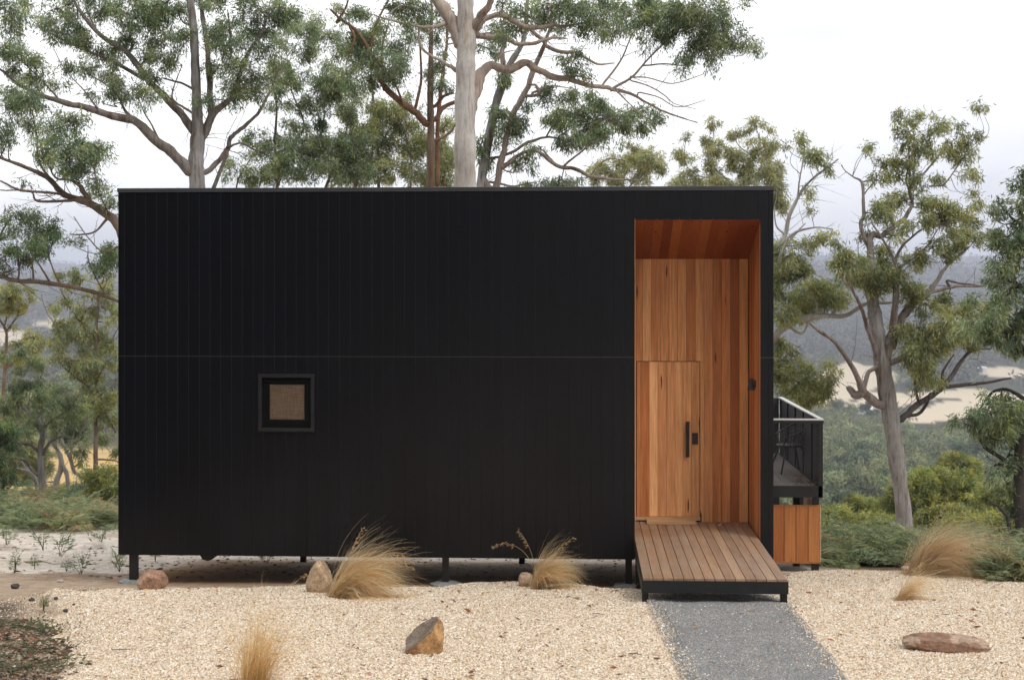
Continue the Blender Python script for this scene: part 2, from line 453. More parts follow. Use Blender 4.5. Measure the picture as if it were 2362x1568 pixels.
M['blind'] = mat_blind()
# ================================================================ SETTING: terrain, gravel bed, path
S = lambda pts: [(float(a), float(b)) for a, b in pts]
PADDOCKS = [  # pale paddocks seen in the valley, as (px,py) outlines projected on the terrain
    [(1780, 905), (1880, 866), (1960, 832), (2020, 848), (2090, 866), (2010, 900), (1930, 936), (1850, 930)],
    [(1950, 938), (2010, 905), (2080, 905), (2130, 925), (2060, 940)],
    [(2080, 905), (2230, 896), (2330, 905), (2300, 918), (2130, 920)],
    [(2070, 966), (2170, 926), (2330, 910), (2560, 898), (2560, 940), (2330, 946), (2215, 970), (2110, 976)],
    [(2240, 855), (2300, 845), (2362, 850), (2450, 862), (2300, 872)],
    [(-200, 772), (20, 758), (60, 762), (95, 780), (20, 795), (-200, 800)],
    [(60, 745), (130, 733), (180, 745), (120, 758)],
    [(1960, 1160), (2060, 1140), (2060, 1165), (1980, 1172)],
    [(2230, 1190), (2330, 1175), (2340, 1200), (2240, 1215)],
]
def terrain_colour(V):
    x, y, z = V[:, 0], V[:, 1], V[:, 2]
    e = y - CY; px, py = proj(V); n = len(V)
    nz_ = fnoise(x, y, 3, 9, .9); nf = fnoise(x, y, 0, 6, .02)
    c = np.empty((n, 3)); c[:] = (.36, .275, .195)                        # sandy dirt
    sand = np.array([.60, .535, .46]); dirt = np.array([.20, .135, .085]); mulch = np.array([.06, .045, .034])
    def mixin(mask, colr):
        m = np.clip(mask, 0, 1)[:, None]; c[:] = c * (1 - m) + np.asarray(colr) * m
    mixin(((y > 1.5) & (y < 16) & (x < 4)) * (.9 + .12 * nz_), sand)
    mixin((nz_ > .9) * (y > .3) * (y < 16) * .45, dirt)
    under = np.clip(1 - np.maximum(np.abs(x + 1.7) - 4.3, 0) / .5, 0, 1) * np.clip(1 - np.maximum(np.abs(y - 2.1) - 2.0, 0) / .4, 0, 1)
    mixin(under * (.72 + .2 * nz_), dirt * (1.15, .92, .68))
    ml = np.clip((-4.75 - x - (y + 6.3) * .35 + .2 * nz_) / .6, 0, 1) * np.clip((-2.6 - y + .2 * nz_) / .6, 0, 1)
    mixin(ml, mulch)
    mixin(np.clip((e - 38) / 8, 0, 1), (.12, .105, .055))
    lf = np.clip((1200 - px) / 200, 0, 1)
    mixin(np.clip((e - 40) / 8, 0, 1) * lf * np.clip((330 - e) / 60, 0, 1), (.52, .36, .16))
    mixin(np.clip((e - 330) / 150, 0, 1), (.065, .065, .038))
    mixin(np.clip((e - 1600) / 300, 0, 1), (.085, .08, .06))
    for poly in PADDOCKS:
        m = inside(poly, px, py) & (e > 120)
        mixin(m * 1.0, np.array([.56, .475, .345]) * (1 + .06 * nf.clip(-1, 1)[m].mean() if m.any() else 1))
    mixin((e < -1) * 1.0, (.022, .026, .018))  # unseen added bank behind the camera, coloured dark for the facade to reflect
    return c
def build_terrain():
    angs = np.concatenate([np.arange(-180, -60, 4), np.arange(-60, -26, 1.0), np.arange(-26, 26, .16), np.arange(26, 60, 1.0), np.arange(60, 180, 4)])
    rad = np.concatenate([[.3, 1, 2, 3.5, 5, 6.5, 8], np.arange(9, 24, .22), 24 * 1.022 ** np.arange(0, 260)])
    rad = rad[rad < 7000]
    A, Rr = np.meshgrid(np.radians(angs), rad)
    x = Rr * np.sin(A); y = CY + Rr * np.cos(A)
    V = np.stack([x, y, zg(x, y)], -1).reshape(-1, 3)
    na = len(angs)
    i = np.arange(len(rad) - 1)[:, None] * na; j = np.arange(na)[None, :]; j2 = (j + 1) % na
    Fq = np.stack([i + j, i + j2, i + na + j2, i + na + j], -1).reshape(-1, 4)
    Fq = Fq[:, ::-1]
    V = np.vstack([V, [[0, CY, zg(0, CY)]]])
    cap = np.stack([np.arange(na), (np.arange(na) + 1) % na, np.full(na, len(V) - 1)], -1)[:, ::-1]
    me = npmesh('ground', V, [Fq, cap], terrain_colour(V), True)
    me.flip_normals() if me.polygons[2000].normal.z < 0 else None
    return link('ground', me, M['terrain'])
tag(build_terrain(), kind='structure')

GPX = [(118, 1362), (190, 1370), (300, 1364), (450, 1362), (660, 1360), (800, 1349), (900, 1353), (1000, 1356), (1100, 1346), (1230, 1350),
       (1330, 1356), (1400, 1366), (1470, 1370), (1480, 1345), (1800, 1335), (1830, 1322), (1895, 1317), (2000, 1319), (2100, 1326), (2200, 1336), (2300, 1346), (2362, 1352), (2750, 1380),
       (2850, 1640), (2700, 1900), (300, 1900), (205, 1640), (200, 1560), (175, 1500), (150, 1440), (165, 1400)]
GP = [(p[0], p[1]) for p in ground([a for a, b in GPX], [b for a, b in GPX])]
PPX = [(1484, 1394), (1500, 1387), (1560, 1385), (1640, 1384), (1740, 1384), (1785, 1386), (1812, 1396), (1836, 1424), (1862, 1460), (1890, 1500), (1918, 1535), (1950, 1575), (2030, 1690), (2150, 1900),
       (1640, 1900), (1600, 1690), (1566, 1575), (1545, 1520), (1522, 1470), (1502, 1425)]
PP = [(p[0], p[1]) for p in ground([a for a, b in PPX], [b for a, b in PPX])]
def soft_sheet(poly, step, lift, edge, amp, seed, base=0):
    xs = [p[0] for p in poly]; ys = [p[1] for p in poly]
    gx = np.arange(min(xs) - .3, max(xs) + .3, step); gy = np.arange(min(ys) - .3, max(ys) + .3, step)
    X, Y = np.meshgrid(gx, gy)
    d = np.where(inside(poly, X, Y), 1, -1) * polydist(poly, X, Y) + amp * fnoise(X + seed, Y, 4, 12, 1.5, .75)
    s = np.clip((d + edge) / (2 * edge), 0, 1); s = s * s * (3 - 2 * s)
    Z = zg(X, Y) + base - .012 + s * (lift + .012)
    keep = d > -edge * .9
    k = keep[:-1, :-1] & keep[1:, :-1] & keep[:-1, 1:] & keep[1:, 1:]
    nx = len(gx); idx = np.arange(X.size).reshape(X.shape)
    q = np.stack([idx[:-1, :-1][k], idx[:-1, 1:][k], idx[1:, 1:][k], idx[1:, :-1][k]], -1)
    used = np.unique(q); remap = np.full(X.size, -1); remap[used] = np.arange(len(used))
    V = np.stack([X.ravel()[used], Y.ravel()[used], Z.ravel()[used]], -1)
    return V, remap[q]
def gz(x, y):          # top of the gravel at (x,y)
    d = np.where(inside(GP, x, y), 1, -1) * polydist(GP, x, y)
    s = np.clip((d + .25) / .5, 0, 1); s = s * s * (3 - 2 * s)
    return zg(x, y) + s * .045 + .012 * fnoise(np.asarray(x, float), np.asarray(y, float), 5, 11, 1.2, .8)
def pz(x, y):          # top of the path
    return zg(x, y) + .068 + .012 * fnoise(np.asarray(x, float), np.asarray(y, float), 5, 11, 1.2, .8)
V, q = soft_sheet(GP, .07, .045, .25, .05, 3.3)
V[:, 2] += .012 * fnoise(V[:, 0], V[:, 1], 5, 11, 1.2, .8)
sh = np.ones((len(V), 3))
tag(link('gravel_bed', npmesh('gravel_bed', V, [q], sh, True), M['gravel']), kind='structure')
V, q = soft_sheet(PP, .06, .068, .14, .045, 9.1)
V[:, 2] += .012 * fnoise(V[:, 0], V[:, 1], 5, 11, 1.2, .8)
tag(link('path', npmesh('path', V, [q], np.ones((len(V), 3)), True), M['path']), kind='structure')

# ================================================================ CABIN
XL, XR = float(P(272, 800, 0)[0]), float(P(1785, 800, 0)[0])
ZB, ZT, ZJ = .385, 5.19, 2.99
RX0, RX1 = float(P(1465, 800, 0)[0]), float(P(1754, 800, 0)[0])
RZT, RZB = 4.757, 4.283       # porch ceiling at the front and at the back
FLO, RD = .67, 1.3            # porch floor height, recess depth
WX0, WX1 = float(P(597, 900, 0)[0]), float(P(725, 900, 0)[0])
WZ0, WZ1 = float(P(660, 994, 0)[2]), float(P(660, 863, 0)[2])
CD = 4.2                      # cabin depth
cabin = empty('black_cabin', ((XL + XR) / 2, 2, 0), 'black board-clad cabin on stumps with a tall timber-lined porch and one small square window', 'cabin')
HOLES = [(RX0, RX1, ZB - 1, RZT), (WX0 + .01, WX1 - .01, WZ0 + .01, WZ1 - .01)]
def cladding():
    b = MB(); pitch = .1422; gap = .003; ch = .0028
    edges = [XL + .002, XL + .085] + list(np.arange(XL + .085 + pitch, XR - .06, pitch)) + [XR - .002]
    for i in range(len(edges) - 1):
        xa, xb = edges[i] + gap / 2, edges[i + 1] - gap / 2
        cuts = sorted([xa, xb] + [h for H in HOLES for h in H[:2] if xa + 1e-4 < h < xb - 1e-4])
        rnds = (random.random(), random.random())
        for s in range(len(cuts) - 1):
            a, c = cuts[s], cuts[s + 1]; mid = (a + c) / 2
            for zi, (z0, z1) in enumerate(((ZB, ZJ - .004), (ZJ + .004, ZT - .055))):
                segs = [(z0, z1)]
                for H in HOLES:
                    if H[0] < mid < H[1]:
                        ns = []
                        for p0, p1 in segs:
                            if H[3] <= p0 or H[2] >= p1: ns.append((p0, p1)); continue
                            if H[2] > p0: ns.append((p0, H[2]))
                            if H[3] < p1: ns.append((H[3], p1))
                        segs = ns
                for p0, p1 in segs:
                    if p1 - p0 < .01: continue
                    la = ch if s == 0 else 0; lc = ch if s == len(cuts) - 2 else 0
                    prof = [(a, .016), (a, ch), (a + la, 0), (c - lc, 0), (c, ch), (c, .016)]
                    V = np.array([(px_, py_, z) for z in (p0, p1) for px_, py_ in prof])
                    f4 = np.array([[k, k + 1, k + 7, k + 6] for k in range(5)])
                    f6 = np.array([[5, 4, 3, 2, 1, 0], [6, 7, 8, 9, 10, 11]])
                    b.add(V, [f4, f6], rnd=rnds[zi])
    return b
cladding().build('wall_cladding', M['clad'], cabin)
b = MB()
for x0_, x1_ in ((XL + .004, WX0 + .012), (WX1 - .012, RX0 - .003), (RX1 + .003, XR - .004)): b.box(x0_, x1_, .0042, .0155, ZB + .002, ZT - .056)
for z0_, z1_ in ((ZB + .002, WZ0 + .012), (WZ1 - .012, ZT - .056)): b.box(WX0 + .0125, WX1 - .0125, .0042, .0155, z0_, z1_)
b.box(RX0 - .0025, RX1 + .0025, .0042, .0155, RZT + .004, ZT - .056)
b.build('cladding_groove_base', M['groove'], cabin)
b = MB(); b.box(XL + .004, RX0 - .003, -.0035, .0015, ZJ - .004, ZJ + .004); b.box(RX1 + .003, XR - .004, -.0035, .0015, ZJ - .004, ZJ + .004); b.build('joint_flashing', M['cap'], cabin)
b = MB()     # wall frame behind the boards, split round the openings
Y0, Y1 = .017, .12
b.box(XL + .01, WX0 + .011, Y0, Y1, ZB + .005, ZT - .05); b.box(WX1 - .011, RX0 - .004, Y0, Y1, ZB + .005, ZT - .05)
b.box(WX0 + .011, WX1 - .011, Y0, Y1, ZB + .005, WZ0 + .011); b.box(WX0 + .011, WX1 - .011, Y0, Y1, WZ1 - .011, ZT - .05)
b.box(RX0 - .004, RX1 + .004, Y0, Y1, RZT + .02, ZT - .05); b.box(RX1 + .018, XR - .01, Y0, Y1, ZB + .005, ZT - .05)
b.build('wall_backing', M['blackwood'], cabin)
b = MB(); b.box(XL + .002, XL + .03, .123, CD, ZB, ZT - .055); b.build('side_wall', M['clad'], cabin)
b = MB(); b.box(XR - .03, XR - .002, .123, CD, ZB, ZT - .055); b.build('side_wall', M['clad'], cabin)
b = MB(); b.box(XL + .031, XR - .031, CD - .03, CD, ZB, ZT - .055); b.build('rear_wall', M['clad'], cabin)
b = MB(); b.box(XL + .031, XR - .031, .123, CD - .031, ZB + .01, ZB + .16); b.build('floor', M['blackwood'], cabin)
b = MB(); b.box(XL + .031, XR - .031, .123, CD - .031, ZT - .14, ZT - .06); b.build('roof', M['cap'], cabin)
b = MB(); b.box(XL - .008, XR + .008, -.012, .13, ZT - .054, ZT - .044); b.box(XL - .008, XR + .008, -.012, .13, ZT - .044, ZT)
b.build('roof_flashing', M['cap'], cabin, .004)
# porch lining ---------------------------------------------------------------
TONE = np.array([(.50, .235, .095), (.42, .175, .065), (.34, .125, .045), (.46, .21, .085), (.55, .285, .125), (.38, .15, .055), (.44, .20, .08)])
def tone(k=1.0): return 1.25 * TONE[rng.integers(len(TONE))] * rng.uniform(.85, 1.1) * np.array([k, k, k])
DX0, DX1 = float(P(1468, 1000, RD)[0]), float(P(1614, 1000, RD)[0])
DZ0, DZ1 = float(P(1540, 1190, RD)[2]), float(P(1540, 834, RD)[2])
def board_run(b, x0, x1, ed, zfun, y0, y1, cols=None, gap=.0025):
    for i in range(len(ed) - 1):
        a, c = max(ed[i] + gap / 2, x0), min(ed[i + 1] - gap / 2, x1)
        if c - a < .004: continue
        z0, z1 = zfun((a + c) / 2)
        b.box(a, c, y0, y1, z0, z1, cols[i % len(cols)] if cols is not None else tone())
RW = [np.array(q_) * (1.22, 1.27, 1.22) for q_ in [(.47, .20, .08), (.42, .18, .07), (.55, .30, .14), (.44, .20, .085), (.47, .225, .095), (.50, .25, .11), (.53, .265, .115), (.40, .165, .062), (.52, .27, .12), (.46, .22, .095), (.41, .175, .07), (.45, .205, .085), (.33, .125, .047), (.56, .31, .145), (.33, .118, .043), (.30, .105, .038), (.34, .125, .046)]]
ed = [RX0 - .02, DX0 - .002] + list(np.arange(DX0 + .085, RX1 + .1, .1205))
b = MB()
zc = lambda x: (RZB + .02)
for i in range(len(ed) - 1):
    a, c = ed[i] + .0022, min(ed[i + 1] - .0022, RX1 - .001); mid = (a + c) / 2
    if c - a < .006: continue
    colr = 1.22 * np.array(RW[i % len(RW)]) * rng.uniform(.9, 1.1)
    zlo = FLO - .03
    if DX0 < mid < DX1:
        if c > DX1 + .007:
            b.box(DX1 + .007, c, RD, RD + .02, zlo, DZ1 + .007, colr, .3); 
        b.box(a, c, RD, RD + .02, DZ1 + .008, zc(mid), colr)
    elif mid > DX1 and i == 8:
        zz = float(P(1640, 800, RD)[2]); b.box(a, c, RD, RD + .02, zlo, zz - .002, colr); b.box(a, c, RD, RD + .02, zz, zc(mid), np.array(RW[3]))
    else:
        b.box(a, c, RD, RD + .02, zlo, zc(mid), colr)
b.build('porch_back_lining', M['wall_wood'], cabin)
b = MB(); b.box(RX0 - .3, RX1 + .017, RD + .022, RD + .06, FLO - .2, ZT - .2); b.build('porch_sheathing', M['blackwood'], cabin)
b = MB()
ye = np.linspace(.0, RD - .001, 11)
for i in range(10):
    t0, t1 = ye[i] / RD, ye[i + 1] / RD
    z0 = RZT + (RZB - RZT) * t0 + .02; z1 = RZT + (RZB - RZT) * t1 + .02
    cc = tone(.95 if i else 1.05)
    a, c = ye[i] + .001, ye[i + 1] - .001
    b.hexa([(RX1, a, FLO - .2), (RX1 + .016, a, FLO - .2), (RX1 + .016, c, FLO - .2), (RX1, c, FLO - .2), (RX1, a, z0), (RX1 + .016, a, z0), (RX1 + .016, c, z1), (RX1, c, z1)], cc)
b.build('porch_side_lining', M['wall_wood'], cabin)
b = MB()
for i in range(10):
    a, c = ye[i] + .001, ye[i + 1] - .001
    z0 = RZT + (RZB - RZT) * ye[i] / RD + .02; z1 = RZT + (RZB - RZT) * ye[i + 1] / RD + .02
    b.hexa([(RX0 - .016, a, FLO - .2), (RX0, a, FLO - .2), (RX0, c, FLO - .2), (RX0 - .016, c, FLO - .2), (RX0 - .016, a, z0), (RX0, a, z0), (RX0, c, z1), (RX0 - .016, c, z1)], tone())
b.build('porch_side_lining', M['wall_wood'], cabin)
b = MB()
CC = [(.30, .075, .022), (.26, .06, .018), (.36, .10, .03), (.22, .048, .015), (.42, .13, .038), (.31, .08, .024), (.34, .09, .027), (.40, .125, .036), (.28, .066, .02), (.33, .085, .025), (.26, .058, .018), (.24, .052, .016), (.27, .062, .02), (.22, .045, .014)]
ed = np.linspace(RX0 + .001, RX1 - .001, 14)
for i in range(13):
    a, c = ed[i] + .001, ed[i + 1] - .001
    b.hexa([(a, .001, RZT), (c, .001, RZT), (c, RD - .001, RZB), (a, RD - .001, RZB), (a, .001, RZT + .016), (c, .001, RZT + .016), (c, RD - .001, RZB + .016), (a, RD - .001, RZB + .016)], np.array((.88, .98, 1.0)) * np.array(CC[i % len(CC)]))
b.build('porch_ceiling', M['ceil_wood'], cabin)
# door ------------------------------------------------------------------------
DW = [(.42, .18, .07), (.36, .14, .05), (.60, .345, .165), (.45, .215, .095), (.50, .255, .115), (.53, .285, .13), (.50, .26, .115), (.44, .225, .10)]
b = MB(); dd = [DX0 + .005] + [DX0 + .085] + list(DX0 + .085 + .0 + np.linspace(.0, 1, 1)) 
fr = [0, .065, .2, .335, .475, .61, .735, .868, 1.0]
for i in range(8):
    a = DX0 + .005 + fr[i] * (DX1 - DX0 - .006); c = DX0 + .005 + fr[i + 1] * (DX1 - DX0 - .006)
    b.box(a + .0016, c - .0016, RD - .006, RD + .02, DZ0, DZ1 - .002, np.array((1.5, 1.55, 1.55)) * np.array(DW[i]) * rng.uniform(.95, 1.05))
door = b.build('door', M['wall_wood'], cabin)
b = MB(); q0, q1 = P(1582, 1054, RD - .05), P(1590, 972, RD - .05)
b.box(q0[0], q1[0], RD - .075, RD - .045, q0[2], q1[2])
for zz in (q0[2] + .06, q1[2] - .06): b.box(q0[0] + .008, q1[0] - .008, RD - .045, RD - .006, zz - .012, zz + .012)
b.build('handle', M['black'], door, .003)
b = MB(); q0, q1 = P(1597, 1024, RD - .02), P(1610, 998, RD - .02)
b.box(q0[0], q1[0], RD - .03, RD - .0065, q0[2], q1[2]); b.build('keypad_lock', M['black'], door, .005)
b = MB(); b.box(DX0 - .02, DX1 + .005, RD - .03, RD - .007, DZ0 - .052, DZ0 - .004, (.58, .38, .2)); b.build('door_sill', M['step_wood'], cabin)
# porch lamp --------------------------------------------------------------------
lp = P(1742, 886, .5); lx = RX1
b = MB(); b.box(lx - .02, lx - .0005, .465, .55, lp[2] - .045, lp[2] + .055)
wl = b.build('wall_lamp', M['cap'], cabin, .004)
prof = [(.0, .074), (.024, .076), (.029, .07), (.05, -.074), (.047, -.078), (.0, -.06)]
k = 20; an = np.arange(k) * 2 * math.pi / k
V = np.array([[lx - .062 + r * math.cos(a), .5 + r * math.sin(a), lp[2] + z] for r, z in prof for a in an])
fq = np.array([[i * k + j, i * k + (j + 1) % k, (i + 1) * k + (j + 1) % k, (i + 1) * k + j] for i in range(len(prof) - 1) for j in range(k)])
b = MB(); b.add(V, [fq]); b.build('lamp_shade', M['cap'], wl)
# window ------------------------------------------------------------------------
def ring(b, x0, x1, z0, z1, wd, y0, y1):
    b.box(x0, x1, y0, y1, z0, z0 + wd); b.box(x0, x1, y0, y1, z1 - wd, z1)
    b.box(x0, x0 + wd, y0, y1, z0 + wd, z1 - wd); b.box(x1 - wd, x1, y0, y1, z0 + wd, z1 - wd)
b = MB(); ring(b, WX0 - .004, WX1 + .004, WZ0 - .004, WZ1 + .004, .046, -.035, .06); wf = b.build('window_frame', M['frame'], cabin, .003)
b = MB(); ring(b, WX0 + .043, WX1 - .043, WZ0 + .043, WZ1 - .043, .092, .025, .055)
b.box(WX0 + .06, WX1 - .06, .008, .0245, WZ1 - .105, WZ1 - .09)
b.build('sash', M['sash'], wf, .003)
b = MB(); b.box(WX0 + .13, WX1 - .13, .036, .04, WZ0 + .13, WZ1 - .13); b.build('pane', M['glass'], wf)
b = MB(); b.box(WX0 + .1, WX1 - .1, .0565, .06, WZ0 + .165, WZ1 - .1); b.box(WX0 + .1, WX1 - .1, .0565, .066, WZ0 + .148, WZ0 + .165); b.build('woven_blind', M['blind'], wf)
b = MB(); b.box(WX0 + .05, WX1 - .05, .14, .15, WZ0 + .05, WZ1 - .05); b.build('dark_lining', M['black'], wf)
# stumps, footings, drain ----------------------------------------------------------
for (pa, yy, ww) in ((309, .12, .1), (1028, .12, .085), (1450, .12, .085), (700, 3.9, .09), (1204, 3.9, .09), (309, 3.9, .09), (1760, .3, .09), (1760, 3.9, .09)):
    c = P(pa, 1300, yy); g = float(zg(c[0], yy))
    b = MB(); b.box(c[0] - ww / 2, c[0] + ww / 2, yy - ww / 2, yy + ww / 2, g - .02, ZB + .008); b.build('stump', M['black'], cabin, .003)
    if yy < .2:
        V, fq, _ = tube([(c[0], yy, g - .05), (c[0], yy, g + .03), (c[0], yy, g + .055)], [.2, .2, .13], 14)
        b = MB(); V[:, :2] += rng.normal(0, .012, (len(V), 2)); V[:, 2] += rng.normal(0, .006, len(V)); b.add(V, [fq]); b.build('footing', M['concrete'], cabin)
c = P(495, 1283, .5)
V, fq, _ = tube([(c[0], .14, ZB + .01), (c[0], 3.0, ZB - .02)], .105, 18)
b = MB(); b.add(V, [fq]); b.build('drain_pipe', M['black'], cabin)

# ================================================================ ENTRY DECK
DKX0, DKX1, DKY0 = .655, 2.245, -2.6
deck = empty('entry_deck', (1.45, -1.2, .4), 'low entry deck of brown boards with a black edge on short black legs', 'deck')
DC = [np.array(q_) * (1.05, 1.03, .95) for q_ in [(.30, .185, .115), (.27, .16, .10), (.33, .205, .13), (.25, .15, .095), (.29, .185, .125), (.32, .21, .14), (.28, .17, .11)]]
b = MB(); ed = np.linspace(DKX0, DKX1, 15)
for i in range(14):
    cc = np.array(DC[i % 7]) * rng.uniform(.85, 1.12)
    a, c = ed[i] + .0035, ed[i + 1] - .0035
    b.box(a, c, DKY0 - .004, RD - .006, FLO - .028, FLO, cc)
b.build('deck_boards', M['deck_wood'], deck, .003)
b = MB(); b.box(DKX0 - .012, DKX1 + .012, DKY0, DKY0 + .035, .505, FLO - .0285); b.build('front_fascia', M['blackwood'], deck, .003)
for xx in (DKX0 - .012, DKX1 - .023):
    b = MB(); b.box(xx, xx + .035, DKY0 + .0355, -.02, .505, FLO - .0285); b.build('side_fascia', M['blackwood'], deck, .003)
b = MB()
for yy in np.arange(DKY0 + .3, 1.2, .45): b.box(DKX0 + .024, DKX1 - .0235, yy, yy + .045, .52, FLO - .029)
b.build('joists', M['blackwood'], deck)
for xx in (DKX0 + .03, DKX1 - .03):
    for yy in (DKY0 + .09, -.5):
        g = float(gz(xx, yy)); b = MB(); b.box(xx - .036, xx + .036, yy - .036, yy + .036, g - .1, .5045 if yy < -1 else .52); b.build('leg', M['black'], deck, .003)
# loose plank step at the door
q0, q1 = P(1491, 1204, RD - .12), P(1604, 1204, RD - .12)
b = MB(); b.box(q0[0], q1[0], RD - .26, RD - .045, FLO + .001, FLO + .048, (.50, .32, .17), .37)
st = b.build('door_step', M['step_wood'], None, .004)
tag(st, 'pale timber plank step lying on the deck against the door sill', 'step')
# ================================================================ BALCONY
BY0, BY1 = 2.6, 6.9
cx_ = P(1900, 966, BY0); BXR = float(cx_[0]) - .01; BXL = XR + .0
RAILZ = float(cx_[2]); BFZ = float(P(1830, 1122, BY0)[2]); BFB = float(P(1830, 1147, BY0)[2])
bal = empty('balcony', (BXR - .5, 4.5, 0), 'small black mesh-sided balcony with pale top rail and orange timber skirt at the cabin side', 'balcony')
b = MB(); ed = np.linspace(XR - 1.2, BXR - .07, 16)
for i in range(15): b.box(ed[i] + .003, ed[i + 1] - .003, (BY0 if ed[i] > XR - .05 else CD + .02) + .05, BY1, BFZ - .03, BFZ, np.array([.24, .21, .19]) * rng.uniform(.8, 1.1))
b.build('deck_boards', M['grey_deck'], bal)
b = MB(); b.box(BXL + .005, BXR - .012, BY0, BY0 + .045, BFB, BFZ + .012); b.box(BXR - .058, BXR - .012, BY0 + .046, BY1, BFB, BFZ + .012); b.build('fascia', M['blackwood'], bal, .003)
b = MB(); b.box(BXL + .002, BXR + .012, BY0 - .02, BY0 + .05, RAILZ - .022, RAILZ); b.build('top_rail', M['metal_rail'], bal, .003)
b = MB(); b.box(BXR - .062, BXR + .012, BY0 + .051, BY1 + .05, RAILZ - .022, RAILZ); b.build('top_rail', M['metal_rail'], bal, .003)
b = MB(); b.box(BXL + .002, BXR + .008, BY0 - .018, BY0 + .048, RAILZ - .062, RAILZ - .0225); b.build('rail_bar', M['black'], bal)
b = MB(); b.box(BXR - .07, BXR, BY0 + .0, BY0 + .07, BFB - .001, RAILZ - .0625); b.build('corner_post', M['black'], bal, .003)
for yy in (3.35, 4.2, 5.05, 5.9, 6.75):
    b = MB(); b.box(BXR - .055, BXR - .006, yy, yy + .05, BFZ, RAILZ - .0225); b.build('side_post', M['black'], bal, .002)
b = MB(); b.box(BXL + .006, BXR - .071, BY0 + .018, BY0 + .022, BFZ + .012, RAILZ - .0625); b.build('front_screen', M['screen'], bal)
b = MB(); b.box(BXR - .034, BXR - .03, BY0 + .071, BY1, BFZ + .012, RAILZ - .0225); b.build('side_screen', M['screen_dense'], bal)
b = MB(); b.box(BXL - 1.2, BXR - .06, BY1 + .01, BY1 + .014, BFZ, RAILZ - .02); b.build('rear_screen', M['screen_dense'], bal)
s0, s1 = P(1790, 1296, BY0 + .12), P(1893, 1164, BY0 + .12); sx0 = XR - .02; sx1 = float(s1[0])
SK = [(.46, .185, .06), (.38, .135, .042), (.36, .125, .04), (.44, .17, .055), (.40, .15, .048), (.45, .185, .062), (.47, .20, .068)]
b = MB(); ed = np.linspace(sx0, sx1 - .012, 7)
for i in range(6): b.box(ed[i] + .0045, ed[i + 1] - .0045, BY0 + .1, BY0 + .12, s0[2] + .012, s1[2] - .016, 1.1 * np.array(SK[i]))
b.build('skirt_boards', M['skirt_wood'], bal)
b = MB(); b.box(sx0, sx1 - .02, BY0 + .1205, BY0 + .1255, s0[2] + .013, s1[2] - .017); b.build('skirt_backing', M['black'], bal)
b = MB(); b.box(sx0, sx1, BY0 + .095, BY0 + .12, s1[2] - .0155, s1[2], (.42, .2, .09)); b.box(sx1 - .011, sx1, BY0 + .095, BY0 + .12, s0[2] + .0125, s1[2] - .016, (.55, .42, .3)); b.box(sx0, sx1, BY0 + .097, BY0 + .12, s0[2] - .012, s0[2] + .012, (.36, .15, .06)); b.build('skirt_trim', M['skirt_wood'], bal)
b = MB(); b.box(sx1 - .04, sx1 - .012, BY0 + .126, BY0 + 1.5, s0[2], s1[2], (.45, .18, .06)); b.build('skirt_return', M['skirt_wood'], bal)
for px_, yy in ((1880, BY0 + .18), (1836, BY0 + 1.2), (1790, BY0 + 3.6), (1850, BY0 + 3.6)):
    c = P(px_, 1200, yy); g = float(zg(c[0], yy))
    b = MB(); b.box(c[0] - .05, c[0] + .05, yy - .05, yy + .05, g - .3, BFB); b.build('post', M['black'], bal, .003)
# ================================================================ WIRE CHAIR on the balcony
def wire_chair():
    base = P(1822, 1092, 4.3); bx0, by0 = float(base[0]), 4.25
    t = empty('wire_chair', (bx0, by0, BFZ), 'dark woven-wire tub chair on splayed legs on the balcony behind the mesh', 'chair')
    H = Matrix.Translation((bx0, by0, BFZ)) @ Matrix.Rotation(R(195), 4, 'Z')
    def tr(p): 
        p = np.atleast_2d(p); return np.array([tuple(H @ Vector(q)) for q in p])
    # local: +x is forward, seat at .44, back at -x
    def shell(u, v):      # u angle round the back (-1..1), v 0 seat edge .. 1 rim
        a = u * R(125); r = .20 + .07 * v ** .7
        back = .5 + .5 * math.cos(a)
        h = .42 + v * (.12 + .27 * back ** 1.2)
        return (-math.cos(a) * r - .03 * v * back, math.sin(a) * r * 1.12, h)
    b = MB()
    for u in np.linspace(-1, 1, 25):
        b.tube(tr([shell(u, v) for v in np.linspace(0, 1, 7)]), .006, 5)
    for v in (0, .2, .4, .6, .8):
        b.tube(tr([shell(u, v) for u in np.linspace(-1, 1, 25)]), .004, 5)
    b.build('wire_shell', M['black'], t)
    b = MB(); b.tube(tr([shell(u, 1) for u in np.linspace(-1, 1, 29)] + [(.2, .2, .45)]), .011, 8); b.build('rim', M['black'], t, smooth=True)
    b = MB()
    V, fq, _ = tube(tr([(0, 0, .405), (0, 0, .425), (0, 0, .44), (0, 0, .445)]), [.17, .225, .225, .19], 22); b.add(V, [fq]); b.build('seat_pad', M['black'], t, smooth=True)
    for sx, sy in ((1, 1), (1, -1), (-1, 1), (-1, -1)):
        b = MB(); b.tube(tr([(sx * .13, sy * .13, .41), (sx * .25, sy * .23, 0)]), [.016, .011], 8); b.build('leg', M['black'], t, smooth=True)
wire_chair()
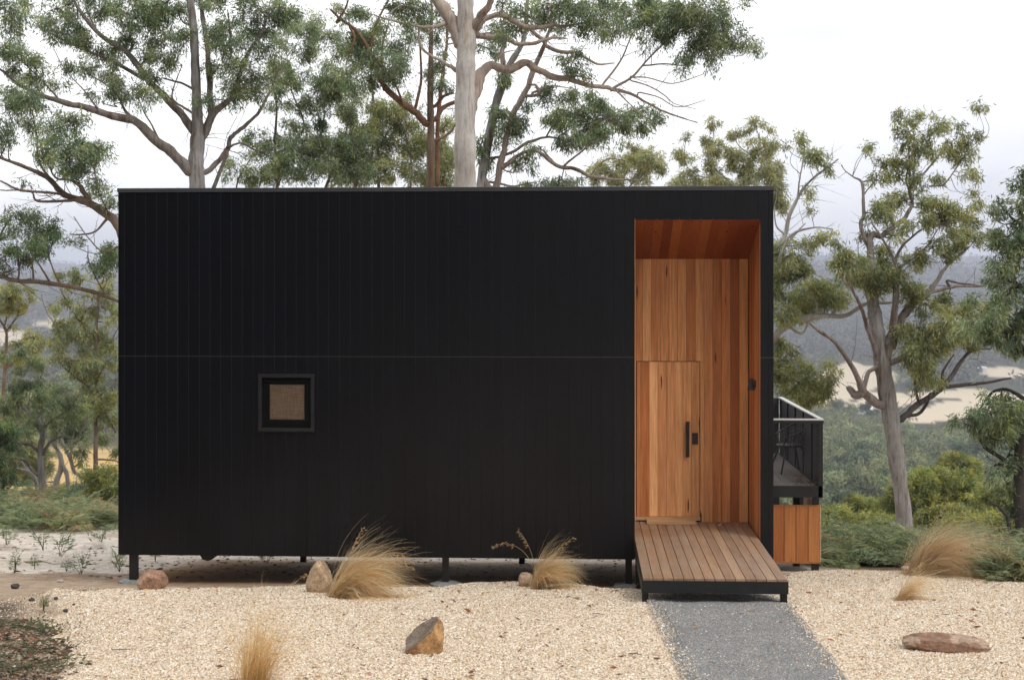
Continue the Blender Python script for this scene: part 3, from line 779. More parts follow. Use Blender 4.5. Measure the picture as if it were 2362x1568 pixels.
# ================================================================ TREES
def c1(q): return (q[0] / 2.666, q[1] / 2.666) + tuple(v / 2.666 for v in q[2:])
def c2(q): return (784 + q[0] / 2.666, q[1] / 2.666) + tuple(v / 2.666 for v in q[2:])
def c3(q): return (1480 + q[0] / 2.666, q[1] / 2.666) + tuple(v / 2.666 for v in q[2:])
def c5(q): return (1744.6 + q[0] / 1.6, 392 + q[1] / 1.6) + tuple(v / 1.6 for v in q[2:])
def cL(q): return (q[0] / 2.3185, 548.9 + q[1] / 2.3185) + tuple(v / 2.3185 for v in q[2:])
def cU(q): return (1940.6 + q[0] / 3.405, 225.4 + q[1] / 3.405) + tuple(v / 3.405 for v in q[2:])
def cV(q): return (1862.2 + q[0] / 3.199, 882.1 + q[1] / 3.199) + tuple(v / 3.199 for v in q[2:])
def ident(q): return tuple(q)
def T(tf, txt):           # "x,y,r x,y,r | x,y,r ..." -> lists of tuples in photo pixels
    return [[tf(tuple(float(v) for v in p.split(','))) for p in row.split()] for row in txt.strip().split('|') if row.strip()]
def BL(tf, txt):
    return [tf(tuple(float(v) for v in p.split(','))) for p in txt.split()]

LEAFTONE = {
    'green': [(.050, .074, .050), (.066, .092, .060), (.038, .058, .040), (.085, .105, .062), (.078, .095, .076)],
    'olive': [(.078, .094, .055), (.10, .112, .062), (.06, .078, .046), (.12, .122, .07), (.085, .098, .066)],
    'dark': [(.030, .050, .032), (.042, .066, .036), (.055, .08, .04), (.036, .052, .036)],
    'pale': [(.115, .128, .084), (.135, .142, .09), (.09, .108, .072), (.15, .15, .095)],
    'wattle': [(.065, .08, .034), (.095, .105, .038), (.135, .128, .042), (.048, .064, .033), (.075, .09, .04)],
    'grey': [(.085, .10, .07), (.10, .115, .078), (.07, .085, .06), (.12, .125, .08)],
}
def leaf_mesh(C, L, W, Dv, colr, outward=None):
    """lance-shaped leaves folded along the midrib: base, two side points, tip"""
    n = len(C)
    Dv = Dv / (np.linalg.norm(Dv, axis=1)[:, None] + 1e-9)
    r = rng.normal(0, 1, (n, 3))
    if outward is not None: r = outward + .35 * r      # canopy cards face out of the crown
    Wd = np.cross(Dv, r); Wd /= np.linalg.norm(Wd, axis=1)[:, None] + 1e-9
    Nn = np.cross(Dv, Wd)
    L = L[:, None]; W = W[:, None]
    mid = C + Dv * L * .42
    V = np.stack([C, mid + Wd * W * .5 + Nn * W * .15, C + Dv * L + Nn * L * rng.uniform(-.15, .15, (n, 1)), mid - Wd * W * .5 + Nn * W * .15], 1).reshape(-1, 3)
    q = np.arange(n * 4).reshape(n, 4)
    return V, q, np.repeat(colr, 4, 0)

def gum_tree(name, label, Y, limbs, blobs, bark='bark_brown', tones='green', group=None, trunk_px=None, dens=1.0,
             leafL=(.06, .118), spread=.45, limb_col=None, hangdown=.75, cat='tree', zsc=1.0, twigs=1.0, dark=()):
    m = mpp(Y)
    # --- depth of every limb point
    samples = []     # (px,py,depth,r)
    paths = []
    for li, lim in enumerate(limbs):
        pts = [list(p) for p in lim]
        if li == 0: d0 = 0.; slope = 0.
        else:
            S_ = np.array(samples); i = np.argmin(np.hypot(S_[:, 0] - pts[0][0], S_[:, 1] - pts[0][1])); d0 = S_[i, 2]; dd_ = math.hypot(S_[i, 0] - pts[0][0], S_[i, 1] - pts[0][1])
            if 1 < dd_ < 30 and not (422 < pts[0][1] < 445): pts.insert(0, [S_[i, 0], S_[i, 1], min(pts[0][2] * 1.05, S_[i, 3])])
            slope = rng.uniform(-spread, spread)
        acc = 0; prev = pts[0]; row = []
        for p in pts:
            acc += math.hypot(p[0] - prev[0], p[1] - prev[1]) * m; prev = p
            row.append((p[0], p[1], d0 + slope * acc, p[2]))
        row = catmull(np.array(row), 5)
        wob = np.convolve(rng.normal(0, 1, len(row) + 4), np.ones(3) / 3, 'same')[2:-2]; wob[0] = 0; wob2 = np.convolve(rng.normal(0, 1, len(row) + 4), np.ones(3) / 3, 'same')[2:-2]
        amp_ = np.minimum(row[:, 3] * .45, 3.2) * (.35 if li == 0 else 1); row[:, 0] += wob2 * amp_ * .7; row[1:, 1] += (wob * amp_)[1:]
        row[:, 3] = np.maximum(row[:, 3], .6)
        samples += [tuple(r_) for r_ in row]; paths.append(row)
    S_ = np.array(samples)
    tb = MB()
    base = P(paths[0][0, 0], paths[0][0, 1], Y)
    for li, row in enumerate(paths):
        pts = P(row[:, 0], row[:, 1], Y + row[:, 2]); rad = row[:, 3] * m
        if li == 0:
            # carry the trunk on to the ground
            gx, gy = pts[0, 0], pts[0, 1]
            g = float(zg(gx, gy)) - .15
            if pts[0, 2] > g + .1:
                h = pts[0, 2] - g; dv = pts[0] - pts[2]; dv = dv / max(abs(dv[2]), .05); dv[:2] = np.clip(dv[:2], -.2, .2)
                nst = max(2, int(h / .8)); ex = []
                for k in range(nst, 0, -1):
                    f = k / nst; ex.append((gx + dv[0] * h * f * .5, gy, pts[0, 2] - h * f))
                pts = np.vstack([ex, pts]); rad = np.concatenate([rad[0] * np.linspace(1.25, 1.02, nst), rad])
                rad[0] *= 1.25
        if rad.max() > .05:
            ph = rng.uniform(0, 6.28); s = np.linspace(0, len(rad), len(rad))
            rad = rad * (1 + .05 * np.sin(s * 1.3 + ph) + .035 * np.sin(s * 2.9 + ph))
        kk = 14 if rad.max() > .12 else (9 if rad.max() > .05 else 6)
        V, fq, _ = tube(pts, rad, kk)
        if rad.max() > .05: V = V + rng.normal(0, .025 * min(rad.max(), .12), V.shape)
        cc = np.ones((len(V), 3)) * ((.3, .28, .28) if tuple(limbs[li][0][:2]) in dark else 1 if limb_col is None or li == 0 else np.array(limb_col))
        tb.add(V, [fq], cc)
    # --- bare side twigs along the limbs
    for row in paths:
        pts = P(row[:, 0], row[:, 1], Y + row[:, 2]); rad = row[:, 3] * m
        seg = np.linalg.norm(np.diff(pts, axis=0), axis=1).sum(); vis = row[:, 1].mean() < 1250
        for _ in range(int(seg * 2.6 * twigs) if vis else 0):
            i = rng.integers(1, len(pts) - 1)
            if rad[i] > .085: continue
            Td = pts[i + 1] - pts[i - 1]; Td /= np.linalg.norm(Td) + 1e-9
            d = rng.normal(0, 1, 3); d -= Td * (d @ Td); d /= np.linalg.norm(d) + 1e-9; d = d * .8 + Td * rng.uniform(.2, 1.0); d[2] += .25
            L_ = rng.uniform(.25, 1.0) * min(1.6, .5 + rad[i] * 18); q = [pts[i]]
            for s in range(4):
                d = d + rng.normal(0, .28, 3); d /= np.linalg.norm(d); q.append(q[-1] + d * L_ / 4)
            r0 = min(rad[i] * .5, rng.uniform(.005, .010))
            V, fq, _ = tube(catmull(np.array(q), 3), np.linspace(r0, .0018, 13), 4); tb.add(V, [fq], np.full((len(V), 3), .75))
            if rng.random() < .5:
                k2 = q[2]; d2 = d + rng.normal(0, .7, 3); V, fq, _ = tube(np.array([k2, k2 + d2 * L_ * .2, k2 + d2 * L_ * .42 + rng.normal(0, .04, 3)]), [r0 * .6, r0 * .4, .0015], 4); tb.add(V, [fq], np.full((len(V), 3), .75))
    # --- foliage
    LC, LL, LW, LD, LCOL = [], [], [], [], []
    tn = np.array(LEAFTONE[tones])
    for bl in blobs:
        bx_, by_, rx, ry = bl[0], bl[1], bl[2] * 1.13, bl[3] * 1.13
        dist = np.hypot(S_[:, 0] - bx_, (S_[:, 1] - by_) * np.where(S_[:, 1] > by_, .75, 1.15))
        near = np.argsort(dist)[:6]; i = near[rng.integers(len(near))]
        dcen = S_[i, 2] + rng.uniform(-1, 1) * (rx + ry) * .5 * m * 1.3
        cen = P(bx_, by_, Y + dcen); a = P(S_[i, 0], S_[i, 1], Y + S_[i, 2])
        Rx, Ry = rx * m, ry * m; Rz = .5 * (Rx + Ry) * zsc
        # main twig
        br0 = min(max(S_[i, 3] * m * .55, .009), .026)
        hasroot = dist[i] * m < 2.2
        if hasroot:
            mid = (a + cen) / 2 + rng.normal(0, .12, 3) * np.linalg.norm(cen - a); mid[2] -= .06 * np.linalg.norm(cen - a)
            tw = catmull(np.array([a, mid, cen]), 5)
            V, fq, _ = tube(tw, np.linspace(br0, br0 * .5, len(tw)), 5); tb.add(V, [fq], np.full((len(V), 3), .8))
        area = math.pi * Rx * Ry
        ns = max(6, int(area / .022 * 4.4 * dens))
        # sub-clumps inside the blob, then sprays inside the sub-clumps: uneven edge, holes
        nc = max(4, int(ns / 7))
        u = rng.normal(0, 1, (nc, 3)); u /= np.linalg.norm(u, axis=1)[:, None]; rr = rng.uniform(.1, 1.25, nc) ** .7
        sub = cen + u * rr[:, None] * np.array([Rx, Rz, Ry])
        which = rng.integers(0, nc, ns)
        spr = sub[which] + rng.normal(0, 1, (ns, 3)) * np.array([Rx, Rz, Ry]) * .155
        ntw = int(min(nc, 14) * twigs)
        for s in sub[:ntw]:
            st = cen + (a - cen) * rng.uniform(0, .25) if hasroot else cen
            md = (st + s) / 2 + rng.normal(0, .04, 3); md[2] -= .02
            V, fq, _ = tube(catmull(np.array([st, md, s]), 3), np.linspace(br0 * .55, .0035, 7), 4); tb.add(V, [fq], np.tile([.8, .68, .58], (len(V), 1)))
        nl = rng.integers(11, 22, ns); tot = nl.sum()
        sid = np.repeat(np.arange(ns), nl)
        hgt = np.clip((spr[:, 2] - cen[2]) / (Ry + 1e-6), -1, 1)
        sprcol = np.array([2.8, 2.75, 2.65]) * tn[rng.integers(0, len(tn), ns)] * rng.uniform(.82, 1.2, (ns, 1)) * rng.uniform(.82, 1.2) * rng.uniform(.66, 1.36, (nc, 1))[which]
        young = rng.random(ns) < .16 + .14 * (hgt > .3)
        sprcol = np.where(young[:, None], sprcol * np.array([1.45, 1.28, .85]), sprcol)
        pos = spr[sid] + rng.normal(0, .068, (tot, 3))
        outw = spr[sid] - cen; outw /= np.linalg.norm(outw, axis=1)[:, None] + 1e-6
        dr = rng.normal(0, .55, (tot, 3)) + outw * .45; dr[:, 2] -= hangdown
        LC.append(pos); LD.append(dr); LL.append(rng.uniform(*leafL, tot)); LW.append(rng.uniform(.017, .028, tot) * (leafL[1] / .15) ** .5)
        LCOL.append(sprcol[sid] * np.where(rng.random((tot, 1)) < .16, 1.65, 1) * rng.uniform(.72, 1.25, (tot, 1)) + rng.normal(0, .004, (tot, 3)))  # a share of leaves is lightened to stand in for glints
    t = empty(name, (float(base[0]), float(base[1]), float(zg(base[0], base[1]))), label, cat, group)
    tb.build('trunk', M[bark], t, smooth=True)
    if LC:
        V, q, cc = leaf_mesh(np.concatenate(LC), np.concatenate(LL), np.concatenate(LW), np.concatenate(LD), np.clip(np.concatenate(LCOL), .01, .5))
        link('crown', npmesh('crown', V, [q], cc), M['leaf'], t)
    return t

GT = 'gum trees around the cabin'
# --- A: spreading gum behind the left of the roof
gum_tree('gum_tree', 'spreading grey-barked gum rising behind the left of the roof, long low limb reaching left', 10.5, T(c1, """
1215,1160,48 1205,1000,46 1215,880,45 1212,700,32 1205,450,28 1190,200,26 1170,0,22 1150,-220,16
|1180,1060,38 1090,980,32 960,870,30 820,745,26 620,685,21 450,640,18 270,590,14 130,530,10 0,430,7 -120,380,4
|1205,830,27 1100,690,24 980,570,22 880,450,20 760,310,18 620,220,14 480,50,10 440,-60,7
|880,480,14 760,410,12 600,340,10 430,270,8 280,190,4
|1240,850,24 1290,740,22 1290,560,20 1285,400,17 1260,200,15 1230,0,13 1210,-120,8
|1270,780,24 1330,680,20 1430,580,17 1500,380,13 1570,250,10 1620,180,7 1660,60,4
|1270,1060,17 1390,930,16 1420,850,14 1500,780,12 1600,680,10 1680,520,7 1720,400,4
|1310,1160,13 1385,980,12 1400,930,11
|1200,560,9 1120,510,8 1000,480,5
|1230,840,18 1180,905,14
|830,740,14 770,680,10 700,560,7 540,450,4
|985,880,9 940,780,6 890,700,5 850,600,3
|1430,380,8 1420,250,8 1400,60,4
|1180,690,9 1080,630,7 1060,570,5 1120,400,3
|810,300,9 800,200,10 820,100,5
|600,670,6 520,560,4 400,430,3 330,300,2
|1390,920,9 1480,880,6 1600,930,5 1700,900,3
|700,640,4 720,660,4 640,640,3
|620,220,6 560,120,5 520,20,3
|350,600,6 230,470,4 80,330,3 0,260,2
"""), BL(c1, """390,190,150,70 330,60,120,60 620,60,150,70 830,110,130,90 1000,130,130,90 1010,250,120,60 740,230,90,60 620,330,140,50 900,340,100,60
1030,380,110,60 520,420,70,50 680,470,100,50 750,540,90,60 880,590,110,60 650,560,90,40 440,400,60,60 960,480,80,50 1360,180,110,80 1500,100,120,80 1450,260,120,60
1640,60,130,80 1600,200,100,70 1650,300,90,80 1380,400,100,60 1550,440,120,70 1480,540,130,60 1400,610,100,60 1600,560,100,60 1330,290,80,60 1120,250,50,60 1080,60,80,70 1290,60,60,50
900,40,80,60 480,110,90,50 700,380,60,40 1240,620,40,50 560,250,80,40 60,40,110,70 60,190,70,90 120,320,110,60 190,400,90,50 250,480,110,60 60,430,60,40 340,530,60,30 20,310,50,50 180,480,60,30
1740,40,80,60 1720,160,60,60 1690,420,60,70 470,200,80,40 1000,30,80,50 800,-10,120,60 1300,-20,120,60 1500,0,90,50 500,-10,120,50 200,20,60,40"""),
    'bark_grey', 'green', GT, dens=1.05, limb_col=(.74, .67, .61))
# --- B: leaning gum whose limb leaves the cabin's left edge
gum_tree('gum_tree', 'leaning brown gum growing behind the cabin corner, limb reaching up left past the left edge', 7.5, T(ident, """
345,1280,15 335,1000,14 318,760,13 296,600,12 271,518,11 240,490,10 199,465,9 150,450,7 116,416,6 86,397,5 41,379,4 0,364,3 -60,340,2
|199,465,5 161,463,3.6 86,463,3 71,442,2 0,439,1.5
|204,461,6.4 187,435,5.6 165,416,3.2 128,409,2.4 100,350,1.6
|124,422,3.2 90,375,2.8 86,319,2.4 75,255,1.6
|165,452,3.2 124,446,3 49,439,2.8 0,416,2
|250,500,4 225,530,2.4 190,542,2 160,540,1.2
|265,515,3 240,470,2 225,430,1.4 215,380,1
|290,560,3 240,580,2 205,550,1.4 170,500,1
"""), BL(c1, """130,640,120,70 200,600,100,60 60,680,80,50 480,740,70,60 380,780,110,60 330,860,110,70 430,900,130,80 250,930,100,60 560,960,90,90 520,1060,110,70
590,1150,60,40 420,1040,80,50 670,1270,40,50 50,780,60,60 190,760,60,60 120,560,80,50 330,980,70,50 600,900,40,50 560,880,60,40 150,1120,40,20 640,1200,40,40 -60,700,80,80 -60,900,60,60 60,860,30,30"""),
    'bark_brown', 'green', GT, dens=1.05)
# --- C: limb coming in from the left below it
gum_tree('gum_tree', 'gum standing just beyond the left edge, bare brown bough curving right across the hills', 12, T(cL, """
-260,1500,26 -230,900,24 -180,500,20 -90,230,15 0,205,12 60,225,12 140,232,12 260,240,13 400,265,12 520,295,11 600,325,9 680,360,7
|95,225,6 100,180,5 95,100,4 90,20,3
|180,225,6 160,120,4 60,70,3
|265,232,6 200,130,4 130,20,3
|320,244,6 280,160,4 250,60,3
|20,190,6 60,170,4 10,110,3
|-180,500,10 -60,300,8 -20,40,6 60,-120,4
|560,300,5 480,140,3 470,40,2"""),
    BL(cL, """30,95,60,34 120,110,80,44 150,20,60,34 260,65,60,40 370,20,50,20 30,160,40,22 560,80,70,60 590,140,50,40 480,140,50,30 550,180,50,30 600,40,40,50 200,90,30,20 80,60,40,20""") +
    BL(c1, "140,1350,130,60 250,1420,110,55 330,1410,80,60 220,1530,120,40 20,1460,30,40 100,1300,60,30 60,1400,60,40"),
    'bark_brown', 'dark', GT, dens=1.0)
# --- big pale gum in the middle
gum_tree('gum_tree', 'tall pale-trunked gum behind the roof centre, sweeping bare limb out to the right', 8.5, T(c2, """
770,1160,69 768,900,66 770,600,62 775,400,60 778,250,57 775,100,52 770,-100,48 768,-320,40
|740,270,40 690,150,42 640,60,40 590,-40,36 540,-170,28
|810,180,25 860,100,24 920,30,20 940,-60,15
|830,200,19 900,110,17 990,90,18 1090,140,18 1170,175,16 1300,160,13 1400,160,8 1550,140,4
|772,900,20 788,770,26 812,660,32 840,552,38 862,460,36 930,410,27 1050,425,26 1150,390,24 1230,430,22 1400,495,18 1600,535,14 1680,550,13 1800,585,9 1900,640,7 2000,690,5 2200,757,3
|1680,545,10 1800,470,8 1860,405,7 1960,300,5 2070,200,3.5 2160,100,2.5
|1615,525,8 1720,380,6 1790,230,4 1850,130,3
|1850,570,5 1960,600,4 2080,660,3.4 2250,615,2
|1800,500,5 1900,530,4.4 2000,590,4 2060,640,3 2190,670,2
|1790,475,5 1900,480,4 2050,515,3.6 2240,455,2
|1860,405,6 2000,395,5 2130,400,4 2180,330,3 2260,270,2
|860,230,19 1000,235,16 1100,265,14 1200,265,12 1300,235,9 1400,240,4
|1170,180,12 1250,255,14 1290,300,14 1420,320,12 1480,340,10 1590,395,8 1690,390,4
|710,430,15 640,380,11 560,345,10 490,270,8 490,50,5
|640,150,13 560,165,12 480,165,10 400,150,9 230,100,5
|1700,560,7 1760,620,4 1850,700,3 1920,760,2
|940,400,6 1000,330,5 1080,310,3"""),
    BL(c2, """1150,100,120,60 1300,60,120,60 1380,190,100,40 1430,80,120,70 1600,80,120,60 1750,60,120,60 1720,180,160,70 1850,130,130,80 1930,220,110,70 1870,60,130,60
2000,130,100,90 2120,60,120,80 2200,160,120,80 2260,270,110,90 2300,370,50,50 2230,60,140,60 1100,190,90,40 1300,20,110,50 1450,30,110,50 1600,10,110,50 1900,0,120,50 1090,50,70,50 1560,150,80,40
1400,380,90,60 1440,450,80,50 1510,480,40,20 2130,370,60,40 1000,20,60,40 440,60,110,80 560,60,80,50 380,30,80,50 300,150,80,40 460,110,60,30 1020,250,70,40""") +
    BL(c3, "300,120,120,90 430,300,80,100 400,200,80,80 60,110,80,80 560,40,80,40 620,220,60,60 690,290,50,55 650,260,50,40 260,330,70,40 480,120,60,60 200,50,80,60 260,430,30,16"),
    'bark_pale', 'green', GT, dens=1.0, limb_col=(.74, .65, .59))
# --- D: brown multi-stem behind, left of the pale gum
gum_tree('gum_tree', 'brown many-stemmed gum behind the roof, just left of the tall pale trunk', 14, T(c2, """
560,1160,24 560,800,22 556,650,21 560,300,14 565,100,8 560,-80,5
|540,760,22 450,690,21 300,560,19 230,450,16 190,330,14 110,200,10 20,130,9 -60,60,6
|580,740,14 640,660,14 720,620,11 800,560,7
|610,860,10 680,810,8 720,760,5
|590,650,12 640,590,10 700,570,8
|600,1140,16 600,820,14 615,600,14 640,400,11 660,200,8 650,40,5
|470,640,10 500,480,8 490,260,6 480,120,4
|270,540,9 260,300,7 300,140,4
|190,330,7 210,180,8 300,0,5
|400,660,8 340,520,6 250,400,4
|60,160,8 90,240,7 60,330,4
|-20,140,7 40,40,6 60,-60,4"""),
    BL(c2, """60,500,90,130 110,320,100,80 200,250,90,60 250,380,110,70 400,300,100,70 430,190,90,50 380,430,90,50 300,480,80,50 180,500,80,60 600,230,50,60 520,170,60,50 170,110,60,50
640,520,60,50 560,450,50,60 930,300,60,70 960,200,70,60 620,380,50,60 60,230,90,60 20,60,80,60 250,180,60,40 680,120,40,70 340,340,60,50"""),
    'bark_brown', 'green', GT, dens=1.05, limb_col=(1.05, .82, .68))
# --- dense mid trees behind the roof between
gum_tree('gum_tree', 'bushy grey-green gum filling the gap above the roof between two large gums', 17, T(c1, """
1700,1170,12 1720,1050,10 1690,900,8 1700,650,7 1650,400,4
|1700,1100,8 1800,900,7 1870,760,6 1790,550,5 1760,300,3
|1850,1100,7 1950,900,6 2000,700,4
|2000,1160,10 2080,950,8 2130,800,5 2180,600,3
|1450,1170,6 1480,1080,4 1600,880,3
|1700,1000,5 1560,900,4 1480,850,2"""),
    BL(c1, """1800,440,120,70 2050,470,120,80 2080,580,130,80 1950,560,120,80 1900,150,100,80 2000,220,120,60 2230,270,100,60 1700,600,80,60 1850,640,90,50 1900,870,150,80 1780,930,120,70
2050,900,120,90 2200,880,120,80 1700,1000,120,70 1850,1040,150,80 2050,1040,140,80 2250,1040,120,80 1550,900,80,50 1450,1040,80,50 1550,1080,100,60 1620,840,70,50 1780,520,80,60 1850,330,80,60
2150,700,80,60 1960,720,80,50 1800,780,80,50 2130,1100,90,50 1950,960,90,60 1660,1090,80,50 2100,340,90,50 1790,170,60,60"""),
    'bark_brown', 'green', GT, dens=.95, leafL=(.08, .14))
gum_tree('gum_tree', 'leafy gum with thin red-brown stems crowding low behind the roof left of the pale trunk', 19, T(c2, """
240,1170,11 238,960,10 220,760,9 200,560,8 190,380,5
|100,1170,8 90,980,6 60,800,4
|430,1170,8 440,1000,6 400,820,4
|640,1170,8 620,980,6 660,820,4
|240,900,6 320,780,4 400,720,3"""),
    BL(c2, """300,700,130,80 200,660,90,70 420,780,110,70 60,700,60,60 100,870,120,80 280,880,120,80 420,920,120,80 560,960,90,80 640,900,60,80 100,1050,120,80 300,1040,120,80 480,1050,120,80 640,1060,70,70
640,780,50,60 180,780,90,60 520,850,80,60 20,980,80,80 380,650,70,50 560,1100,90,50 200,980,90,60 680,1000,40,70 -60,900,80,70 660,1130,60,40"""),
    'bark_brown', 'olive', GT, dens=1.0, leafL=(.08, .14), limb_col=(1.2, .8, .62))
# --- E: two leaning pale stems right of the pale gum
gum_tree('gum_tree', 'twin-stemmed gum leaning right behind the pale trunk, low boughs spreading over the roof', 13, T(c2, """
860,1160,26 910,880,28 960,640,26 1020,470,26 1060,370,20 1130,250,14 1150,50,12 1160,-100,7
|1005,450,18 1000,330,16 1010,260,12 990,120,6
|880,1100,16 950,1160,22 1000,980,20 1020,850,15 1070,690,18 1130,590,18 1190,430,16 1260,270,12 1320,120,8
|1130,590,11 1220,580,10 1205,530,8 1160,515,6
|1190,570,7 1300,530,5 1400,540,3
|900,980,8 1050,940,10 1180,865,10 1270,845,7 1400,870,5 1500,890,4
|1010,1030,16 1080,970,12 1200,930,10 1330,1015,12 1450,1040,12 1540,1080,10 1650,1100,8 1850,1110,4
|1390,1010,7 1500,920,5 1560,870,3
|1330,1015,8 1280,960,6 1240,920,4
|850,1130,9 950,1120,8 1050,1145,7 1200,1120,4
|1270,845,6 1330,740,4 1430,680,3
|1400,870,5 1560,760,4 1700,720,3
|1540,1080,5 1640,980,4 1760,990,2.5
|1000,1040,5 1080,1060,4 1150,1000,3"""),
    BL(c2, """980,470,60,60 960,690,60,50 1070,800,70,70 1030,870,60,40 870,900,50,80 890,1000,50,50 1120,1000,60,60 1130,1130,60,30 1180,930,50,40 1330,600,90,60 1320,740,70,60 1430,700,120,80 1400,830,110,70
1530,760,100,80 1560,620,50,60 1660,660,90,60 1700,740,110,70 1650,840,100,55 1560,850,120,60 1830,760,80,70 1900,720,60,55 1350,1100,80,50 1440,1120,60,40 1150,650,40,30 1460,600,60,40 1010,760,50,50 1780,700,50,50 1240,1130,60,30 1090,760,40,60"""),
    'bark_grey', 'green', GT, dens=.8, limb_col=(1.05, .92, .82), leafL=(.09, .16))
gum_tree('gum_tree', 'thin pale-leaved gum whose olive sprays show low over the roof left of the porch', 24, T(c2, """
1720,1300,8 1740,1150,7 1760,1060,5 1850,960,3
|1740,1150,5 1640,1060,3 1600,1000,2
|1740,1180,5 1880,1060,3 1950,980,2"""),
    BL(c2, "1640,1060,80,60 1750,1000,80,55 1820,1060,60,50 1850,960,80,60 1930,970,70,50 1700,1110,80,40 1800,920,50,30 1580,1080,40,50 1960,1030,40,50 1860,1110,60,30"),
    'bark_grey', 'pale', GT, dens=.85, leafL=(.1, .18))
# --- F: pale tree above the porch
gum_tree('gum_tree', 'airy pale olive gum rising behind the porch corner of the roof', 26, T(c3, """
600,1500,11 620,1250,10 635,1080,8 680,980,6 730,880,4 700,780,2
|620,1200,7 500,1080,5 420,1000,3 400,880,2
|625,1150,7 770,1080,5 830,1180,3
|500,1100,5 340,1080,3 270,1000,2 270,850,1.4
|690,960,4 600,900,3 560,800,2
|420,980,3 440,860,2 440,760,1.2"""),
    BL(c3, """440,740,26,36 580,800,50,36 690,775,60,36 270,840,26,20 390,870,40,36 470,910,60,46 270,960,60,46 420,1030,60,46 600,960,80,66 730,910,75,66 300,1100,100,55 480,1110,70,40 650,1060,90,76 780,1050,80,76
820,1150,65,90 860,1240,55,60 230,1130,50,30 560,1120,60,40 830,1050,40,40 790,800,14,8 420,950,30,20"""),
    'bark_grey', 'pale', GT, dens=.85, leafL=(.11, .19))
gum_tree('gum_tree', 'slender half-bare gum with whitish limbs beside the right edge of the cabin', 16, T(ident, """
1770,1150,11 1768,1000,10 1772,800,8 1786,590,6 1810,545,5 1821,499,4.4 1844,450,3.6 1870,416,2.6 1904,390,2 1934,367,1
|1840,454,2.4 1844,412,2 1855,356,1.2
|1800,565,4 1836,536,3 1878,525,2 1922,529,1
|1789,600,4 1830,545,2.6 1858,515,1.5
|1780,640,4 1800,590,3 1822,540,2
|1770,800,8 1785,780,8.5 1826,742,8 1888,729,6.4 1950,729,5 1995,701,4.4 2057,698,3 2082,697,1.5
|1786,776,5 1820,755,3.4 1850,770,2.6 1868,735,1.6
|1920,728,2.6 1930,705,2 1960,690,1.4
|1995,702,3 2030,680,2 2060,665,1
|1810,540,2.6 1790,520,2 1786,480,1.4
|1772,820,4 1800,850,3 1850,880,2"""),
    BL(c3, "1080,1000,50,70 960,870,46,40 1010,1180,30,36 1130,1470,70,40 1200,1480,40,36 880,900,20,20 1040,1300,20,20 1060,950,40,40") +
    BL(c5, "110,330,70,44 160,370,60,40 110,400,60,50 80,470,60,40 100,530,60,46 230,470,90,55 280,460,60,40 190,430,50,40 150,520,50,40 100,700,60,34 200,760,80,40 150,830,80,40 250,810,40,30 90,640,40,20 160,790,60,30 70,760,40,40 230,840,40,30 120,280,50,30"),
    'bark_white', 'olive', GT, dens=.9, leafL=(.1, .17))
